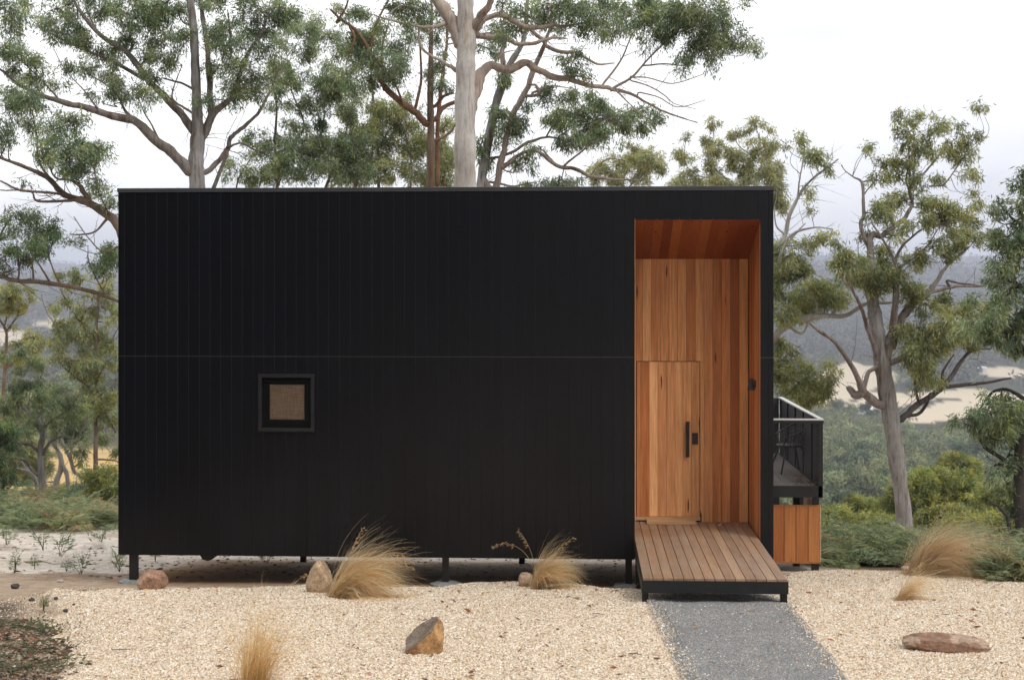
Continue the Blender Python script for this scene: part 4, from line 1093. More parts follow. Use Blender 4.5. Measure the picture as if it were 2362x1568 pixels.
# --- G: big grey gum on the right
gum_tree('gum_tree', 'large grey gum with a leaning smooth trunk standing on the right beyond the balcony', 14.5, T(ident, """
2091,1265,19 2080,1150,17.5 2063,1017,18 2051,942,19 2041,880,19 2029,805,17 2020,742,16 2013,692,14 2007,598,12
|2006,640,12 2007,578,8 2009,545,7.6 2029,545,6 2058,528,5.6 2082,510,5 2096,490,4.6 2105,470,3.6 2099,443,3.6 2108,416,3 2131,399,2.4 2158,369,1.6 2187,331,1
|2006,570,6 1990,537,5 1985,516,4.4 1993,490,4 1989,428,3.4 1970,410,1.8 1952,396,1.3 1940,381,1
|2099,412,2.6 2096,357,1.8 2092,322,1
|2108,412,2.2 2111,350,1.5 2108,320,1
|2097,440,3 2090,416,2.4 2095,385,1.5
|2144,430,2.4 2175,426,2 2196,402,1.6 2217,372,1.4 2234,343,1
|2036,850,12 2057,780,9 2066,705,7.6 2066,640,6 2064,605,4.4 2050,575,3 2010,513,2
|2064,605,3.6 2078,572,3.2 2105,545,2.6 2140,522,2.4 2175,519,2 2205,513,1.2
|2066,622,3 2105,598,2.4 2134,572,2 2164,528,1.4
|2036,855,9 2020,817,7 2000,755,5 1982,698,4 1951,642,3 1926,604,2
|2051,790,11 2082,730,10 2113,692,9 2145,673,7.6 2164,645,5 2187,610,4 2222,583,3 2234,569,2
|2145,673,4.4 2207,661,3.6 2263,661,2.4
|2184,648,3 2220,654,2.4 2272,660,1.8
|2045,842,8 2095,817,6.4 2132,786,5 2157,748,3
|2080,966,8 2120,930,7 2170,898,6.4 2220,830,4.6 2245,808,3 2282,804,2
|2145,912,4 2126,948,4.4 2086,962,4
|2176,892,5 2245,886,4 2332,873,2.6
|2172,890,4 2176,855,3 2201,817,2
|2120,930,4 2110,880,3 2100,835,2
|2022,928,11 1992,904,10 1976,867,6 1938,804,5 1895,767,4 1863,742,2.6
|1992,904,10 1970,912,9 1957,892,6
|1992,900,6 2001,861,5 2026,842,5
|1980,560,0.9 1982,620,1
|2060,800,5 2075,770,4 2080,740,2"""),
    BL(cU, """535,180,66,66 435,250,35,40 745,200,76,46 800,260,50,32 920,215,36,20 1000,340,76,66 950,300,40,36 570,320,64,46 700,330,50,44 830,370,60,36 880,440,60,40 960,490,56,46 740,410,56,44 620,420,46,46 450,510,86,46
330,510,50,36 560,530,66,40 280,640,86,42 190,410,28,20 225,385,24,18 1060,600,46,46 980,600,40,32 620,670,56,46 760,610,56,36 430,590,50,30 500,800,136,56 600,830,80,56 320,870,86,56 260,920,50,50 760,830,86,46 860,890,90,56
800,920,90,56 930,960,70,56 1040,1020,86,66 1060,1110,86,66 960,1130,80,56 820,1100,80,46 750,1200,106,56 650,1260,90,46 560,1300,50,36 880,1200,60,36 230,1060,50,46 310,1200,56,56 420,1080,60,46 560,1000,66,36
640,960,60,36 1060,780,46,36 1040,840,40,28 530,620,50,30 480,420,30,30 520,250,50,40 370,930,50,40 1100,90,40,16 1060,70,20,10 700,1000,60,40""") +
    BL(c5, """340,340,56,36 380,380,76,46 440,420,66,40 420,365,60,40 480,400,50,40 550,420,50,28 560,460,46,30 700,490,56,28 620,500,46,30 720,570,80,44 770,540,76,46 740,605,86,36 690,600,60,40 600,620,56,46 580,680,56,56 610,740,46,46
    650,770,30,26 640,650,50,36 520,600,26,40 310,340,30,30 670,650,40,30 780,640,50,30"""),
    'bark_grey', 'olive', GT, dens=1.0, limb_col=(.85, .78, .74), leafL=(.1, .17), dark=((2080, 966), (2145, 912), (2176, 892), (2172, 890), (2120, 930)))
# --- H: dark gum at the right edge
gum_tree('gum_tree', 'dark-trunked gum at the right edge of the view with hanging green foliage', 10, T(ident, """
2362,1290,17 2356,1180,15 2352,1060,13 2372,960,12 2395,800,11 2400,600,9 2390,450,6
|2350,1092,6 2307,1054,5 2270,1030,4.6 2245,992,2.6
|2270,1030,3 2285,985,2.4 2290,940,1.6
|2345,1080,4 2325,1075,3.6 2300,1070,3 2285,1080,2
|2392,840,6 2350,790,5 2310,760,4 2270,750,2.6
|2396,700,6 2350,660,5 2310,620,3
|2398,560,5 2370,520,4 2345,470,3
|2380,930,6 2330,900,4 2290,905,3 2250,960,2
|2330,1230,5 2322,1190,4.6 2300,1165,4 2282,1160,3"""),
    BL(cU, "1420,600,40,80 1390,700,56,56 1410,850,46,46 1330,1010,86,56 1300,1100,106,76 1250,1200,116,76 1220,1330,116,76 1330,1300,106,96 1350,1150,86,76 1250,1430,86,56 1380,1420,66,56 1220,810,56,36 1260,870,76,36 1150,900,46,26 1400,1200,60,90 1420,1000,50,80") +
    BL(c5, """850,560,76,50 920,540,66,50 940,600,60,50 860,620,70,40 830,520,60,40 960,660,40,40 900,500,60,40 930,440,60,40 800,930,56,46 880,900,76,56 950,880,56,46 860,980,66,46 930,1050,56,46 960,970,40,50 900,830,50,30 820,880,50,30 930,1160,50,50 950,1260,40,50 890,1120,40,30 1040,120,70,60 1080,240,70,60 1060,380,70,60 1120,330,60,60 1060,520,60,50 1100,640,60,50 1050,60,50,50"""),
    'bark_dark', 'green', GT, dens=.8, leafL=(.09, .16))
# --- L: trees on the left beyond the sandy ground
LT = 'gum trees beyond the sandy ground on the left'
gum_tree('gum_tree', 'crooked gum with a stout forked trunk in front of the golden slope on the left', 20, T(cL, """
240,1455,23 226,1300,20 217,1150,17 230,1030,16 190,970,11 130,910,8 80,860,5 40,760,3
|230,1150,10 270,1090,8 330,1060,4
|215,1150,10 170,1110,8 100,1100,5
|208,1270,8 170,1240,7 130,1190,6 0,1165,3
|225,1010,9 300,960,6 380,900,4 430,820,3
|190,970,7 150,920,5 160,860,3"""),
    BL(cL, """240,690,60,40 130,760,60,40 90,860,60,46 180,880,70,46 320,890,60,40 130,1020,70,46 310,1000,66,46 240,980,56,40 80,940,50,30 40,1050,66,66 120,680,66,40 50,620,56,46 350,830,60,36 230,790,70,36 60,800,50,36 400,940,60,46 160,800,50,36 20,900,50,40 100,1130,50,30 240,900,50,36"""),
    'bark_grey', 'green', LT, dens=.62, leafL=(.09, .16), limb_col=(.85, .8, .75))
gum_tree('gum_tree', 'whitish twisted gum leaning right of the crooked forked trunk on the left', 22, T(cL, """
275,1405,14 300,1300,15 330,1220,16 315,1150,12 285,1100,8 260,1040,4
|370,1375,12 355,1260,12 335,1210,11
|460,1295,6 400,1250,10 378,1180,10 330,1090,8 300,1000,4
|378,1180,7 385,1100,5 400,1000,3
|385,1100,4 440,1030,3 480,960,2"""),
    BL(cL, """420,920,86,46 420,990,86,46 490,1060,70,40 430,1120,50,40 350,960,60,40 440,1190,30,20 500,930,66,46 400,1060,60,36 300,1060,40,30 170,1320,20,16 440,860,70,40 360,1040,50,36"""),
    'bark_white', 'green', LT, dens=.6, leafL=(.10, .18))
gum_tree('gum_tree', 'bare pale trunk leaning left beside the crooked forked gum', 21, T(cL, '195,1410,9 195,1310,11 160,1250,9 90,1230,4 | 160,1250,6 130,1215,4 105,1160,2'), [], 'bark_white', 'green', LT)
gum_tree('gum_tree', 'slim upright gum standing close beside the left edge of the cabin', 18.5, T(cL, """
527,1430,20 512,1300,14 512,1170,12 512,1000,10 527,940,9 505,880,9 515,700,8 515,600,8 515,480,8 530,300,5 560,200,3
|505,870,8 480,800,6 400,740,6 330,680,4 300,620,3
|510,530,6 430,450,5 360,350,4 320,260,2
|512,1180,6 590,1185,5 640,1200,3
|530,900,5 600,830,4 620,760,2
|512,600,4 590,560,3 620,500,2
|515,760,4 560,680,3 600,640,2
|620,1040,6 580,960,5 530,930,4
|430,450,4 470,380,3 560,360,2
|330,480,3 270,430,2.4 240,370,1.6 220,300,1"""),
    BL(cL, """400,520,106,52 460,580,90,46 380,650,116,46 440,680,80,40 560,690,60,40 560,560,60,52 590,460,56,46 480,430,66,36 300,450,56,36 350,480,76,40 450,350,60,30 370,340,40,30 270,350,46,28 560,380,66,36 600,250,40,46 440,220,56,36
330,200,56,28 540,830,80,46 600,860,50,46 580,1000,56,56 600,1130,40,46 560,1250,66,66 590,1330,56,76 520,760,70,40 500,300,50,30 540,260,50,36 390,250,40,24 620,600,40,50 620,380,30,40 330,560,60,36 500,490,60,36 570,930,50,40 470,1250,36,36 460,740,60,36"""),
    'bark_brown', 'olive', LT, dens=.68, leafL=(.09, .16))
gum_tree('gum_tree', 'small rounded gum with a thin forked stem against the distant paddock at the far left', 34, T(cL, """
10,1100,12 15,900,11 25,700,9 35,550,8 30,490,7 0,440,5
|32,500,6 90,420,5 105,360,3
|20,480,4 40,400,4 50,340,2
|90,420,4 130,400,3 160,340,2
|25,700,6 100,640,5 160,590,4 200,540,2"""),
    BL(cL, "40,330,60,56 90,280,56,40 20,300,46,56 130,350,56,36 60,400,56,30 160,530,70,40 170,590,80,40 200,580,50,30 110,560,40,30 130,640,70,36 10,380,40,40 150,290,30,24 60,480,20,20 50,650,60,40 10,600,50,40"),
    'bark_brown', 'olive', LT, dens=.5, leafL=(.14, .24))
gum_tree('gum_tree', 'dark leafy young gum cut by the left edge of the photograph', 17, T(cL, """
-40,1500,10 -30,1350,8 -20,1200,6 -10,1080,4
|-30,1350,5 10,1280,3 20,1240,2"""),
    BL(cL, "20,1090,60,70 0,1010,60,50 10,1270,36,56 5,1360,34,60 -30,1200,50,60 60,1060,30,30"),
    'bark_brown', 'dark', LT, dens=1.2, leafL=(.10, .17))
# --- dark shrubby wattles on the right slope
def shrub(name, label, px, py_top, wpx, Y, tones, group, leafL=(.12, .22), dens=1.0, seed=0):
    m = mpp(Y); c = P(px, py_top, Y); g = float(zg(c[0], Y)); py_b = float(proj(np.array([c[0], Y, g]))[1])
    hp = py_b - py_top; limbs = [[(px, py_b, wpx * .035), (px + wpx * .02, py_top + hp * .55, wpx * .025), (px, py_top + hp * .2, wpx * .01)]]
    bl = []
    n = int(13 + wpx / 9)
    for k in range(n):
        a = rng.uniform(-1, 1); f = rng.random() ** .8
        yy = py_top + (.1 + .72 * f) * min(hp, wpx * 1.25)
        wd = math.sqrt(max(.05, 1 - (1 - min(1, f * 1.4 + .15)) ** 2))
        bl.append((px + a * wpx * .42 * wd, yy, wpx * rng.uniform(.15, .22), wpx * rng.uniform(.11, .16)))
        if k % 4 == 0: limbs.append([(px, py_top + hp * .6, wpx * .016), (px + a * wpx * .2, yy + wpx * .08, wpx * .01), (px + a * wpx * .4 * wd, yy, wpx * .005)])
    bl.append((px, py_top + wpx * .1, wpx * .18, wpx * .1))
    return gum_tree(name, label, Y, limbs, bl, 'bark_brown', tones, group, dens=dens, leafL=leafL, hangdown=.35, cat='shrub', twigs=.6)
SG = 'shrubs on the slope right of the cabin'
for px, pt, wd, Y, tn, lb in (
    (2155, 1085, 200, 30, 'wattle', 'big dark green wattle with a domed crown just right of the leaning grey trunk'),
    (1935, 1170, 120, 24, 'wattle', 'dark green shrub just right of the orange timber skirt'),
    (2030, 1195, 150, 27, 'wattle', 'yellow-tipped shrub left of the base of the leaning grey trunk'),
    (2240, 1190, 150, 24, 'wattle', 'dark shrub behind the largest tussock'),
    (1985, 1140, 120, 42, 'wattle', 'rounded olive shrub upslope between balcony and grey trunk'),
    (2290, 1130, 140, 27, 'wattle', 'shadowy dark shrub beside the dark-trunked tree at the right edge'),
    (2075, 1150, 110, 48, 'wattle', 'olive shrub half hidden behind the leaning grey trunk'),
    (2210, 1045, 90, 60, 'wattle', 'dark round-topped shrub farther down the slope, above the domed wattle'),
    (1905, 1205, 90, 21, 'wattle', 'small yellow-green shrub in front of the dark one by the timber skirt'),
    (1990, 1190, 110, 25, 'wattle', 'dark shrub in the row between timber skirt and grey trunk'),
    (2175, 1165, 130, 25, 'wattle', 'olive shrub at the foot of the domed wattle'),
    (2330, 1190, 120, 20, 'wattle', 'dark low shrub under the tree at the right edge')):
    shrub('shrub', lb, px, pt, wd, Y, tn, SG, dens=1.5 if Y < 40 else 1.0, leafL=(.11, .2) if Y < 40 else (.2, .34))
SL = 'shrubs under the gums on the left'
for px, pt, wd, Y, tn, lb in (
    (250, 1080, 90, 17, 'wattle', 'dark shrub pressed against the left edge of the cabin'),
    (150, 1125, 90, 24, 'wattle', 'low olive shrub at the foot of the white twisted gum'),
    (205, 1120, 80, 21, 'green', 'low green shrub between the slim gum and the white twisted gum'),
    (40, 1000, 130, 60, 'grey', 'grey-green bush standing on the golden slope at the left')):
    shrub('shrub', lb, px, pt, wd, Y, tn, SL, dens=1.0 if Y < 40 else .7, leafL=(.1, .18) if Y < 40 else (.2, .34))
# ================================================================ VALLEY: single trees, then the far wood as one mass
def crown_cards(H, Rr, nclump, ncard, size, tones, squash=.62, lob=.33):
    c0 = np.array([0, 0, H * .62]); tn = np.array(LEAFTONE[tones])
    u = rng.normal(0, 1, (nclump, 3)); u /= np.linalg.norm(u, axis=1)[:, None]; u[:, 2] = u[:, 2] * .8 + .15
    cc = c0 + u * (rng.uniform(.35, .8, nclump) ** .7)[:, None] * np.array([Rr, Rr, H * .36])
    w_ = rng.integers(0, nclump, ncard)
    d = rng.normal(0, 1, (ncard, 3)); d /= np.linalg.norm(d, axis=1)[:, None]
    p = cc[w_] + d * (rng.random(ncard) ** .45)[:, None] * np.array([Rr * lob, Rr * lob, Rr * lob * squash])
    dr = rng.normal(0, .7, (ncard, 3)) + d * .5; dr[:, 2] -= .35
    clumpcol = tn[rng.integers(0, len(tn), nclump)] * rng.uniform(.75, 1.3, (nclump, 1)) * 2.2
    col = clumpcol[w_] * rng.uniform(.75, 1.25, (ncard, 1))
    L_ = size * rng.uniform(.7, 1.4, ncard)
    return leaf_mesh(p, L_, L_ * .6, dr, np.clip(col * (1.05, 1.05, .85), .01, .45), d * .6 + (p - c0) / np.array([Rr, Rr, H * .36]) * .7), cc
def proto(tones, H, Rr, nclump, ncard, size, k=1.0):
    (V, q, col), cc = crown_cards(H, Rr, nclump, ncard, size, tones); col = np.clip(col * k, .01, .45)
    cm = npmesh('crown', V, [q], col); cm.materials.append(M['far_leaf'])
    tb = MB(); lean = rng.uniform(-.5, .5, 2)
    tb.tube([(0, 0, -.5), (lean[0] * .4, lean[1] * .4, H * .3), (lean[0], lean[1], H * .6)], [.28, .2, .1], 6)
    for s in cc[:7]: tb.tube([(lean[0] * .5, lean[1] * .5, H * .35), ((lean[0] + s[0]) * .5, (lean[1] + s[1]) * .5, s[2] * .75), s], [.12, .08, .03], 5)
    tm = tb.mesh('trunk', True); tm.materials.append(M['bark_grey'])
    return cm, tm
PR = {'grey': [proto('grey', 12, 4.6, 15, 5600, .33, 1.15), proto('grey', 13, 5.2, 17, 5800, .34, .7)],
      'olive': [proto('olive', 11, 4.6, 15, 5200, .33, 1.1), proto('pale', 10, 4.4, 14, 5000, .33, 1.2)],
      'green': [proto('green', 12, 4.4, 14, 5200, .33, .75), proto('dark', 11, 4.6, 15, 5200, .33, .8)]}
KIND = {'grey': 'grey-green rounded gum massed with others on the valley floor', 'olive': 'olive yellowish gum massed with others on the valley floor', 'green': 'darker green gum massed with others on the valley floor'}
def in_paddock(px, py):
    return any(bool(inside(p, np.array(float(px)), np.array(float(py)))) for p in PADDOCKS)
nval = 0
def place_valley(px, e):
    global nval
    p = P(px, 900, CY + e); z = float(zg(p[0], p[1])); pb = float(proj(np.array([p[0], p[1], z]))[1])
    if e > 420 and any(in_paddock(px, pb - k * 15 * F / e) for k in (.3, .6, .9)): return
    if in_paddock(px, pb): return
    k = rng.choice(['grey', 'olive', 'green'], p=[.42, .34, .24]); cm, tm = PR[k][rng.integers(2)]
    t = empty('valley_gum', (float(p[0]), float(p[1]), z), KIND[k] + (' right of the cabin' if px > 1200 else ' left of the cabin'), 'tree', f'{k} valley gums ' + ('right of the cabin' if px > 1200 else 'left of the cabin'))
    s = rng.uniform(1.25, 1.8)
    for nm, me in (('crown', cm), ('trunk', tm)):
        o = bpy.data.objects.new(nm, me); COL.objects.link(o); o.parent = t
    t.scale = (s * rng.uniform(.9, 1.15), s * rng.uniform(.9, 1.15), s); t.rotation_euler[2] = rng.uniform(0, 6.28); nval += 1
for e in (215, 255, 300, 350, 410, 480, 560, 660, 780, 920, 1080):
    step = (8.0 if e < 450 else 10.5) * F / e
    for px in np.arange(1870, 2460, step): place_valley(px + rng.uniform(-.4, .4) * step, e * rng.uniform(.95, 1.05))
for e in (150, 240, 370, 430, 500, 590, 700, 840, 1000):
    step = 11.5 * F / e * (2.2 if e < 300 else 1.1)
    for px in np.arange(-90, 330, step): place_valley(px + rng.uniform(-.4, .4) * step, e * rng.uniform(.95, 1.05))
# --- distant wood on the hills: one mass
def far_hits(px, py):
    es = np.concatenate([np.geomspace(320, 1400, 90), np.geomspace(1420, 6500, 150)])
    u = (px - CX) / F; dx = (u * cT - sT) / (cT + u * sT); v = (HY - py) / F / (cT + u * sT)
    X = dx[:, None] * es[None]; Zr = EYE + v[:, None] * es[None]; Zt = zg(X, np.broadcast_to(CY + es[None], X.shape))
    hit = Zr < Zt; i = hit.argmax(1); ok = hit.any(1)
    e = es[i] * rng.uniform(.985, 1.015, len(i)); x = dx * e
    return np.stack([x, CY + e, zg(x, CY + e)], -1)[ok], px[ok], py[ok]
n = 17000
px = np.concatenate([rng.uniform(1750, 2480, int(n * .5)), rng.uniform(-140, 420, int(n * .38)), rng.uniform(420, 1750, int(n * .12))]); py = rng.uniform(575, 965, len(px))
Hh, px, py = far_hits(px, py)
keep = np.ones(len(px), bool)
for poly in PADDOCKS:
    for dy in (0, 12, 24, 36): keep &= ~inside(poly, px, py - dy)
Hh, px, py = Hh[keep], px[keep], py[keep]; e = Hh[:, 1] - CY
keep = (e > 480); Hh, e = Hh[keep], e[keep]
nt_ = len(Hh); k = 15
w_ = np.repeat(np.arange(nt_), k)
siz = rng.uniform(.85, 1.5, nt_)
d = rng.normal(0, 1, (len(w_), 3)); d /= np.linalg.norm(d, axis=1)[:, None]
p = Hh[w_] + np.array([0, 0, 8.0]) * siz[w_][:, None] + d * (rng.random(len(w_)) ** .4)[:, None] * np.array([4.6, 4.6, 4.2]) * siz[w_][:, None]
tcol = np.array([(.075, .082, .055), (.095, .10, .062), (.06, .07, .05), (.11, .105, .075), (.085, .08, .065)])[rng.integers(0, 5, nt_)] * rng.uniform(.7, 1.3, (nt_, 1)) * 1.25
col = tcol[w_] * rng.uniform(.75, 1.25, (len(w_), 1))
dr = rng.normal(0, .8, p.shape); L_ = 3.6 * rng.uniform(.6, 1.3, len(w_))
V1, q1_, C1 = leaf_mesh(p, L_, L_ * .6, dr, col, d)
tsel = rng.random(nt_) < .5                                  # pale trunks showing between the crowns
tp = Hh[tsel] + np.stack([rng.uniform(-3, 3, tsel.sum()), rng.uniform(-5, -3, tsel.sum()), np.full(tsel.sum(), .0)], -1)
V2, q2_, C2 = leaf_mesh(tp, rng.uniform(8, 14, len(tp)), rng.uniform(.5, .9, len(tp)), np.tile([0, 0, 1.], (len(tp), 1)) + rng.normal(0, .08, (len(tp), 3)), np.tile([.26, .235, .22], (len(tp), 1)))
tag(link('distant_wood', npmesh('distant_wood', np.vstack([V1, V2]), [q1_, q2_ + len(V1)], np.vstack([C1, C2])), M['far_leaf']), 'grey-green wood covering the valley and hills far beyond the cabin', 'wood', kind='stuff')
# --- valley wood between the single trees: one mass
px = np.concatenate([rng.uniform(1800, 2480, 800), rng.uniform(-140, 400, 450), rng.uniform(400, 1800, 500)]); py = rng.uniform(880, 1230, len(px))
def mid_hits(px, py):
    es = np.geomspace(190, 1500, 160); u = (px - CX) / F; dx = (u * cT - sT) / (cT + u * sT); v = (HY - py) / F / (cT + u * sT)
    X = dx[:, None] * es[None]; hit = EYE + v[:, None] * es[None] < zg(X, np.broadcast_to(CY + es[None], X.shape)); i = hit.argmax(1); ok = hit.any(1)
    e = es[i] * rng.uniform(.98, 1.02, len(i)); return np.stack([dx * e, CY + e, zg(dx * e, CY + e)], -1)[ok], px[ok], py[ok]
Hm, px, py = mid_hits(px, py); e = Hm[:, 1] - CY
keep = (e > 430)
for poly in PADDOCKS:
    for fr_ in (0, .35, .7, 1): keep &= ~inside(poly, px, py - fr_ * 15 * F / np.maximum(e, 1))
Hm = Hm[keep]; nm_ = len(Hm); k = 110; w_ = np.repeat(np.arange(nm_ * 9), 22)
cl = np.repeat(Hm, 9, 0); siz = np.repeat(rng.uniform(1.0, 1.7, nm_), 9)
d = rng.normal(0, 1, (len(cl), 3)); d /= np.linalg.norm(d, axis=1)[:, None]; d[:, 2] = d[:, 2] * .9
cl = cl + np.array([0, 0, 6.8]) * siz[:, None] + d * (rng.random(len(cl)) ** .6)[:, None] * np.array([4.2, 4.2, 4.4]) * siz[:, None]
clc = np.array(LEAFTONE['grey'] + LEAFTONE['olive'])[np.repeat(rng.integers(0, 9, nm_), 9)] * np.repeat(rng.uniform(.8, 1.25, (nm_, 1)), 9, 0) * rng.uniform(.7, 1.3, (len(cl), 1)) * 1.9
dd = rng.normal(0, 1, (len(w_), 3)); dd /= np.linalg.norm(dd, axis=1)[:, None]
p = cl[w_] + dd * (rng.random(len(w_)) ** .5)[:, None] * np.array([1.7, 1.7, 1.05]) * siz[w_][:, None]
L_ = rng.uniform(.7, 1.3, len(w_)); V1, q1_, C1 = leaf_mesh(p, L_, L_ * .55, rng.normal(0, .7, p.shape) + dd * .5 + np.array([0, 0, -.3]), np.clip(clc[w_] * rng.uniform(.8, 1.2, (len(w_), 1)) * (1.05, 1.05, .8), .01, .45), dd + np.repeat(d, 22, 0) * .7)
tp = Hm + np.array([0, 0, -.5]); V2, q2_, C2 = leaf_mesh(tp, rng.uniform(6, 9, nm_), rng.uniform(.4, .8, nm_), np.tile([0, 0, 1.], (nm_, 1)) + rng.normal(0, .07, (nm_, 3)), np.tile([.24, .21, .19], (nm_, 1)))
tag(link('valley_wood', npmesh('valley_wood', np.vstack([V1, V2]), [q1_, q2_ + len(V1)], np.vstack([C1, C2])), M['far_leaf']), 'olive and grey-green wood filling the valley floor between the single gums', 'wood', kind='stuff')
# --- far farm buildings
def farm(px, py, e, wd, dp, hgt, label):
    p = P(px, py, CY + e); x, y = float(p[0]), float(p[1]); z = max(float(zg(x, y)), float(p[2]) - hgt - 1)
    t = empty('farm_shed', (x, y, z), label, 'shed', None)
    b = MB(); b.box(x - wd / 2, x + wd / 2, y - dp / 2, y + dp / 2, z - 2, z + hgt); b.build('wall', M['far_wall'], t)
    b = MB(); r = hgt * .45; o = .4
    for sgn in (-1, 1):
        yo = y + sgn * (dp / 2 + o)
        b.hexa([(x - wd / 2 - o, yo, z + hgt - .1), (x + wd / 2 + o, yo, z + hgt - .1), (x + wd / 2 + o, y, z + hgt + r), (x - wd / 2 - o, y, z + hgt + r),
                (x - wd / 2 - o, yo, z + hgt + .1), (x + wd / 2 + o, yo, z + hgt + .1), (x + wd / 2 + o, y, z + hgt + r + .2), (x - wd / 2 - o, y, z + hgt + r + .2)])
    b.build('roof', M['far_roof'], t)
farm(1995, 1006, 900, 9, 6, 3, 'pale-roofed shed among the valley trees left of the leaning grey trunk')
farm(2282, 1100, 520, 6, 5, 2.6, 'white-roofed house among the trees below the right edge tree')
farm(2290, 1150, 400, 6, 5, 2.2, 'low pale shed on the clearing right of the domed wattle')
farm(2252, 852, 1330, 16, 9, 4, 'tiny white farmhouse on the far paddock right of the grey trunk')
farm(1912, 990, 950, 9, 6, 3, 'pale shed just right of the balcony among valley trees')

# ================================================================ BRACKEN and seedlings
def fronds(base, nf, length, col, spread=1.0, pairs=13):
    """one fern clump: arching fronds with paired leaflets"""
    C, Dv, Ls, Ws = [], [], [], []
    st = []
    for k in range(nf):
        az = rng.uniform(0, 6.28); L_ = length * rng.uniform(.6, 1.15); el = rng.uniform(.8, 1.55) + (.25 if spread < .6 else 0)
        h = np.array([math.cos(az), math.sin(az), 0]); s = np.linspace(0, 1, pairs + 3)
        ang = el - spread * 1.3 * s
        dp = np.stack([np.cos(ang)[:, None] * h, np.sin(ang)[:, None] * np.array([0, 0, 1.])], 0).sum(0)
        pts = base + np.cumsum(dp * L_ / len(s), 0); st.append(pts)
        side = np.cross(h, [0, 0, 1.])
        for i in range(3, len(s)):
            t = (i - 3) / (len(s) - 3); pl = L_ * .34 * (1 - t) ** .8 + .02
            for sg in (-1, 1):
                dd = side * sg + dp[i] * .35 + np.array([0, 0, -.25]) + rng.normal(0, .12, 3)
                C.append(pts[i]); Dv.append(dd); Ls.append(pl); Ws.append(pl * .15)
                C.append(pts[i] + dd * pl * .35); Dv.append(dd + dp[i] * .9); Ls.append(pl * .5); Ws.append(pl * .12)
        C.append(pts[-1]); Dv.append(dp[-1]); Ls.append(.05); Ws.append(.02)
    cc = np.array([2.15, 2.0, 2.1]) * np.asarray(col) * rng.uniform(.75, 1.25, (len(C), 1))
    return (np.array(C), np.array(Ls), np.array(Ws), np.array(Dv), cc), st
def fern_mass(name, label, spots, lmin, lmax, nf, cols):
    acc = [[], [], [], [], []]
    for x, y in spots:
        b_ = np.array([x, y, float(zg(x, y)) - .02]); r, _ = fronds(b_, int(rng.integers(*nf)), rng.uniform(lmin, lmax), np.array(cols[rng.integers(len(cols))]) * rng.uniform(.8, 1.25))
        for a, q in zip(acc, r): a.append(q)
    V, q, c = leaf_mesh(*[np.concatenate(a) for a in acc])
    tag(link(name, npmesh(name, V, [q], np.clip(c, .01, .5)), M['fern']), label, 'bracken', kind='stuff')
FC = [(.17, .14, .08), (.13, .155, .08), (.105, .135, .08), (.15, .16, .09), (.10, .14, .08), (.12, .155, .085), (.085, .12, .07)]
sp = []
for _ in range(340):
    px, py = rng.uniform(-120, 275), 1166 + 62 * rng.random() ** 1.5
    if fnoise(np.array(px * .02), np.array(py * .05), 0, 4, 1.0) < -.5 and py > 1195: continue
    g = ground(px, py)[0]; sp.append((g[0], g[1]))
fern_mass('bracken', 'green bracken spreading behind the sandy ground on the left', sp, .3, 1.05, (4, 7), FC)
sp = []
for _ in range(330):
    px = rng.uniform(1880, 2135); y = rng.uniform(2.9, 7.5)
    if y < 3.2 + max(0, 1940 - px) / 60: continue
    c = P(px, 1200, y)
    if fnoise(np.array(c[0] * 1.4), np.array(y * 1.4), 0, 4, 1.0) < -.35: continue
    sp.append((c[0], y))
for _ in range(170):
    px = rng.uniform(2285, 2560); y = rng.uniform(.8, 4.5); c = P(px, 1200, y); sp.append((c[0], y))
for _ in range(120):
    px = rng.uniform(2080, 2330); y = rng.uniform(2.9, 6); c = P(px, 1200, y); sp.append((c[0], y))
fern_mass('bracken', 'blue-green bracken along the gravel edge on the right', sp, .3, .95, (4, 8), [(.105, .135, .075), (.12, .15, .08), (.085, .115, .065), (.14, .155, .085), (.16, .15, .08)])
SEED = [(15, 1262, .45), (100, 1275, .5), (138, 1290, .5), (187, 1328, .34), (276, 1322, .3), (34, 1325, .3), (80, 1316, .25), (153, 1320, .2), (358, 1300, .34), (617, 1302, .25), (235, 1254, .35), (205, 1240, .4), (101, 1412, .2), (270, 1302, .4)]
SEEDL = ['at the far left edge of the sand', 'with spindly stems left of the cabin on the sand', 'taller, right of the spindly one on the sand', 'small bright, in front of the left stump pad', 'just left of the corner stump', 'low, near the left edge beside dark soil', 'tiny, between two larger ones on the sand', 'tiny, alone in the middle of the sandy patch', 'in the light strip under the cabin by the corner stump', 'under the middle of the cabin beyond the pipe', 'at the back of the sand by the bracken', 'upright, at the bracken edge nearest the cabin', 'small, on the dirt in front left', 'leaning beside the cabin corner']
for (px, py, L_), tx in zip(SEED, SEEDL):
    g = ground(px, py)[0]; r, st = fronds(g, int(rng.integers(3, 6)), L_, np.array(FC[rng.integers(1, 7)]) * .95, .45, 6)
    t = empty('fern_seedling', tuple(float(v) for v in g), 'young green fern ' + tx, 'fern', 'young ferns on the sandy ground')
    V, q, c = leaf_mesh(*r); link('leaves', npmesh('leaves', V, [q], c), M['fern'], t)
    b = MB()
    for s in st: b.tube(s, np.linspace(.005, .0015, len(s)), 4, (.35, .6, .3))
    b.build('stems', M['bark_brown'], t)

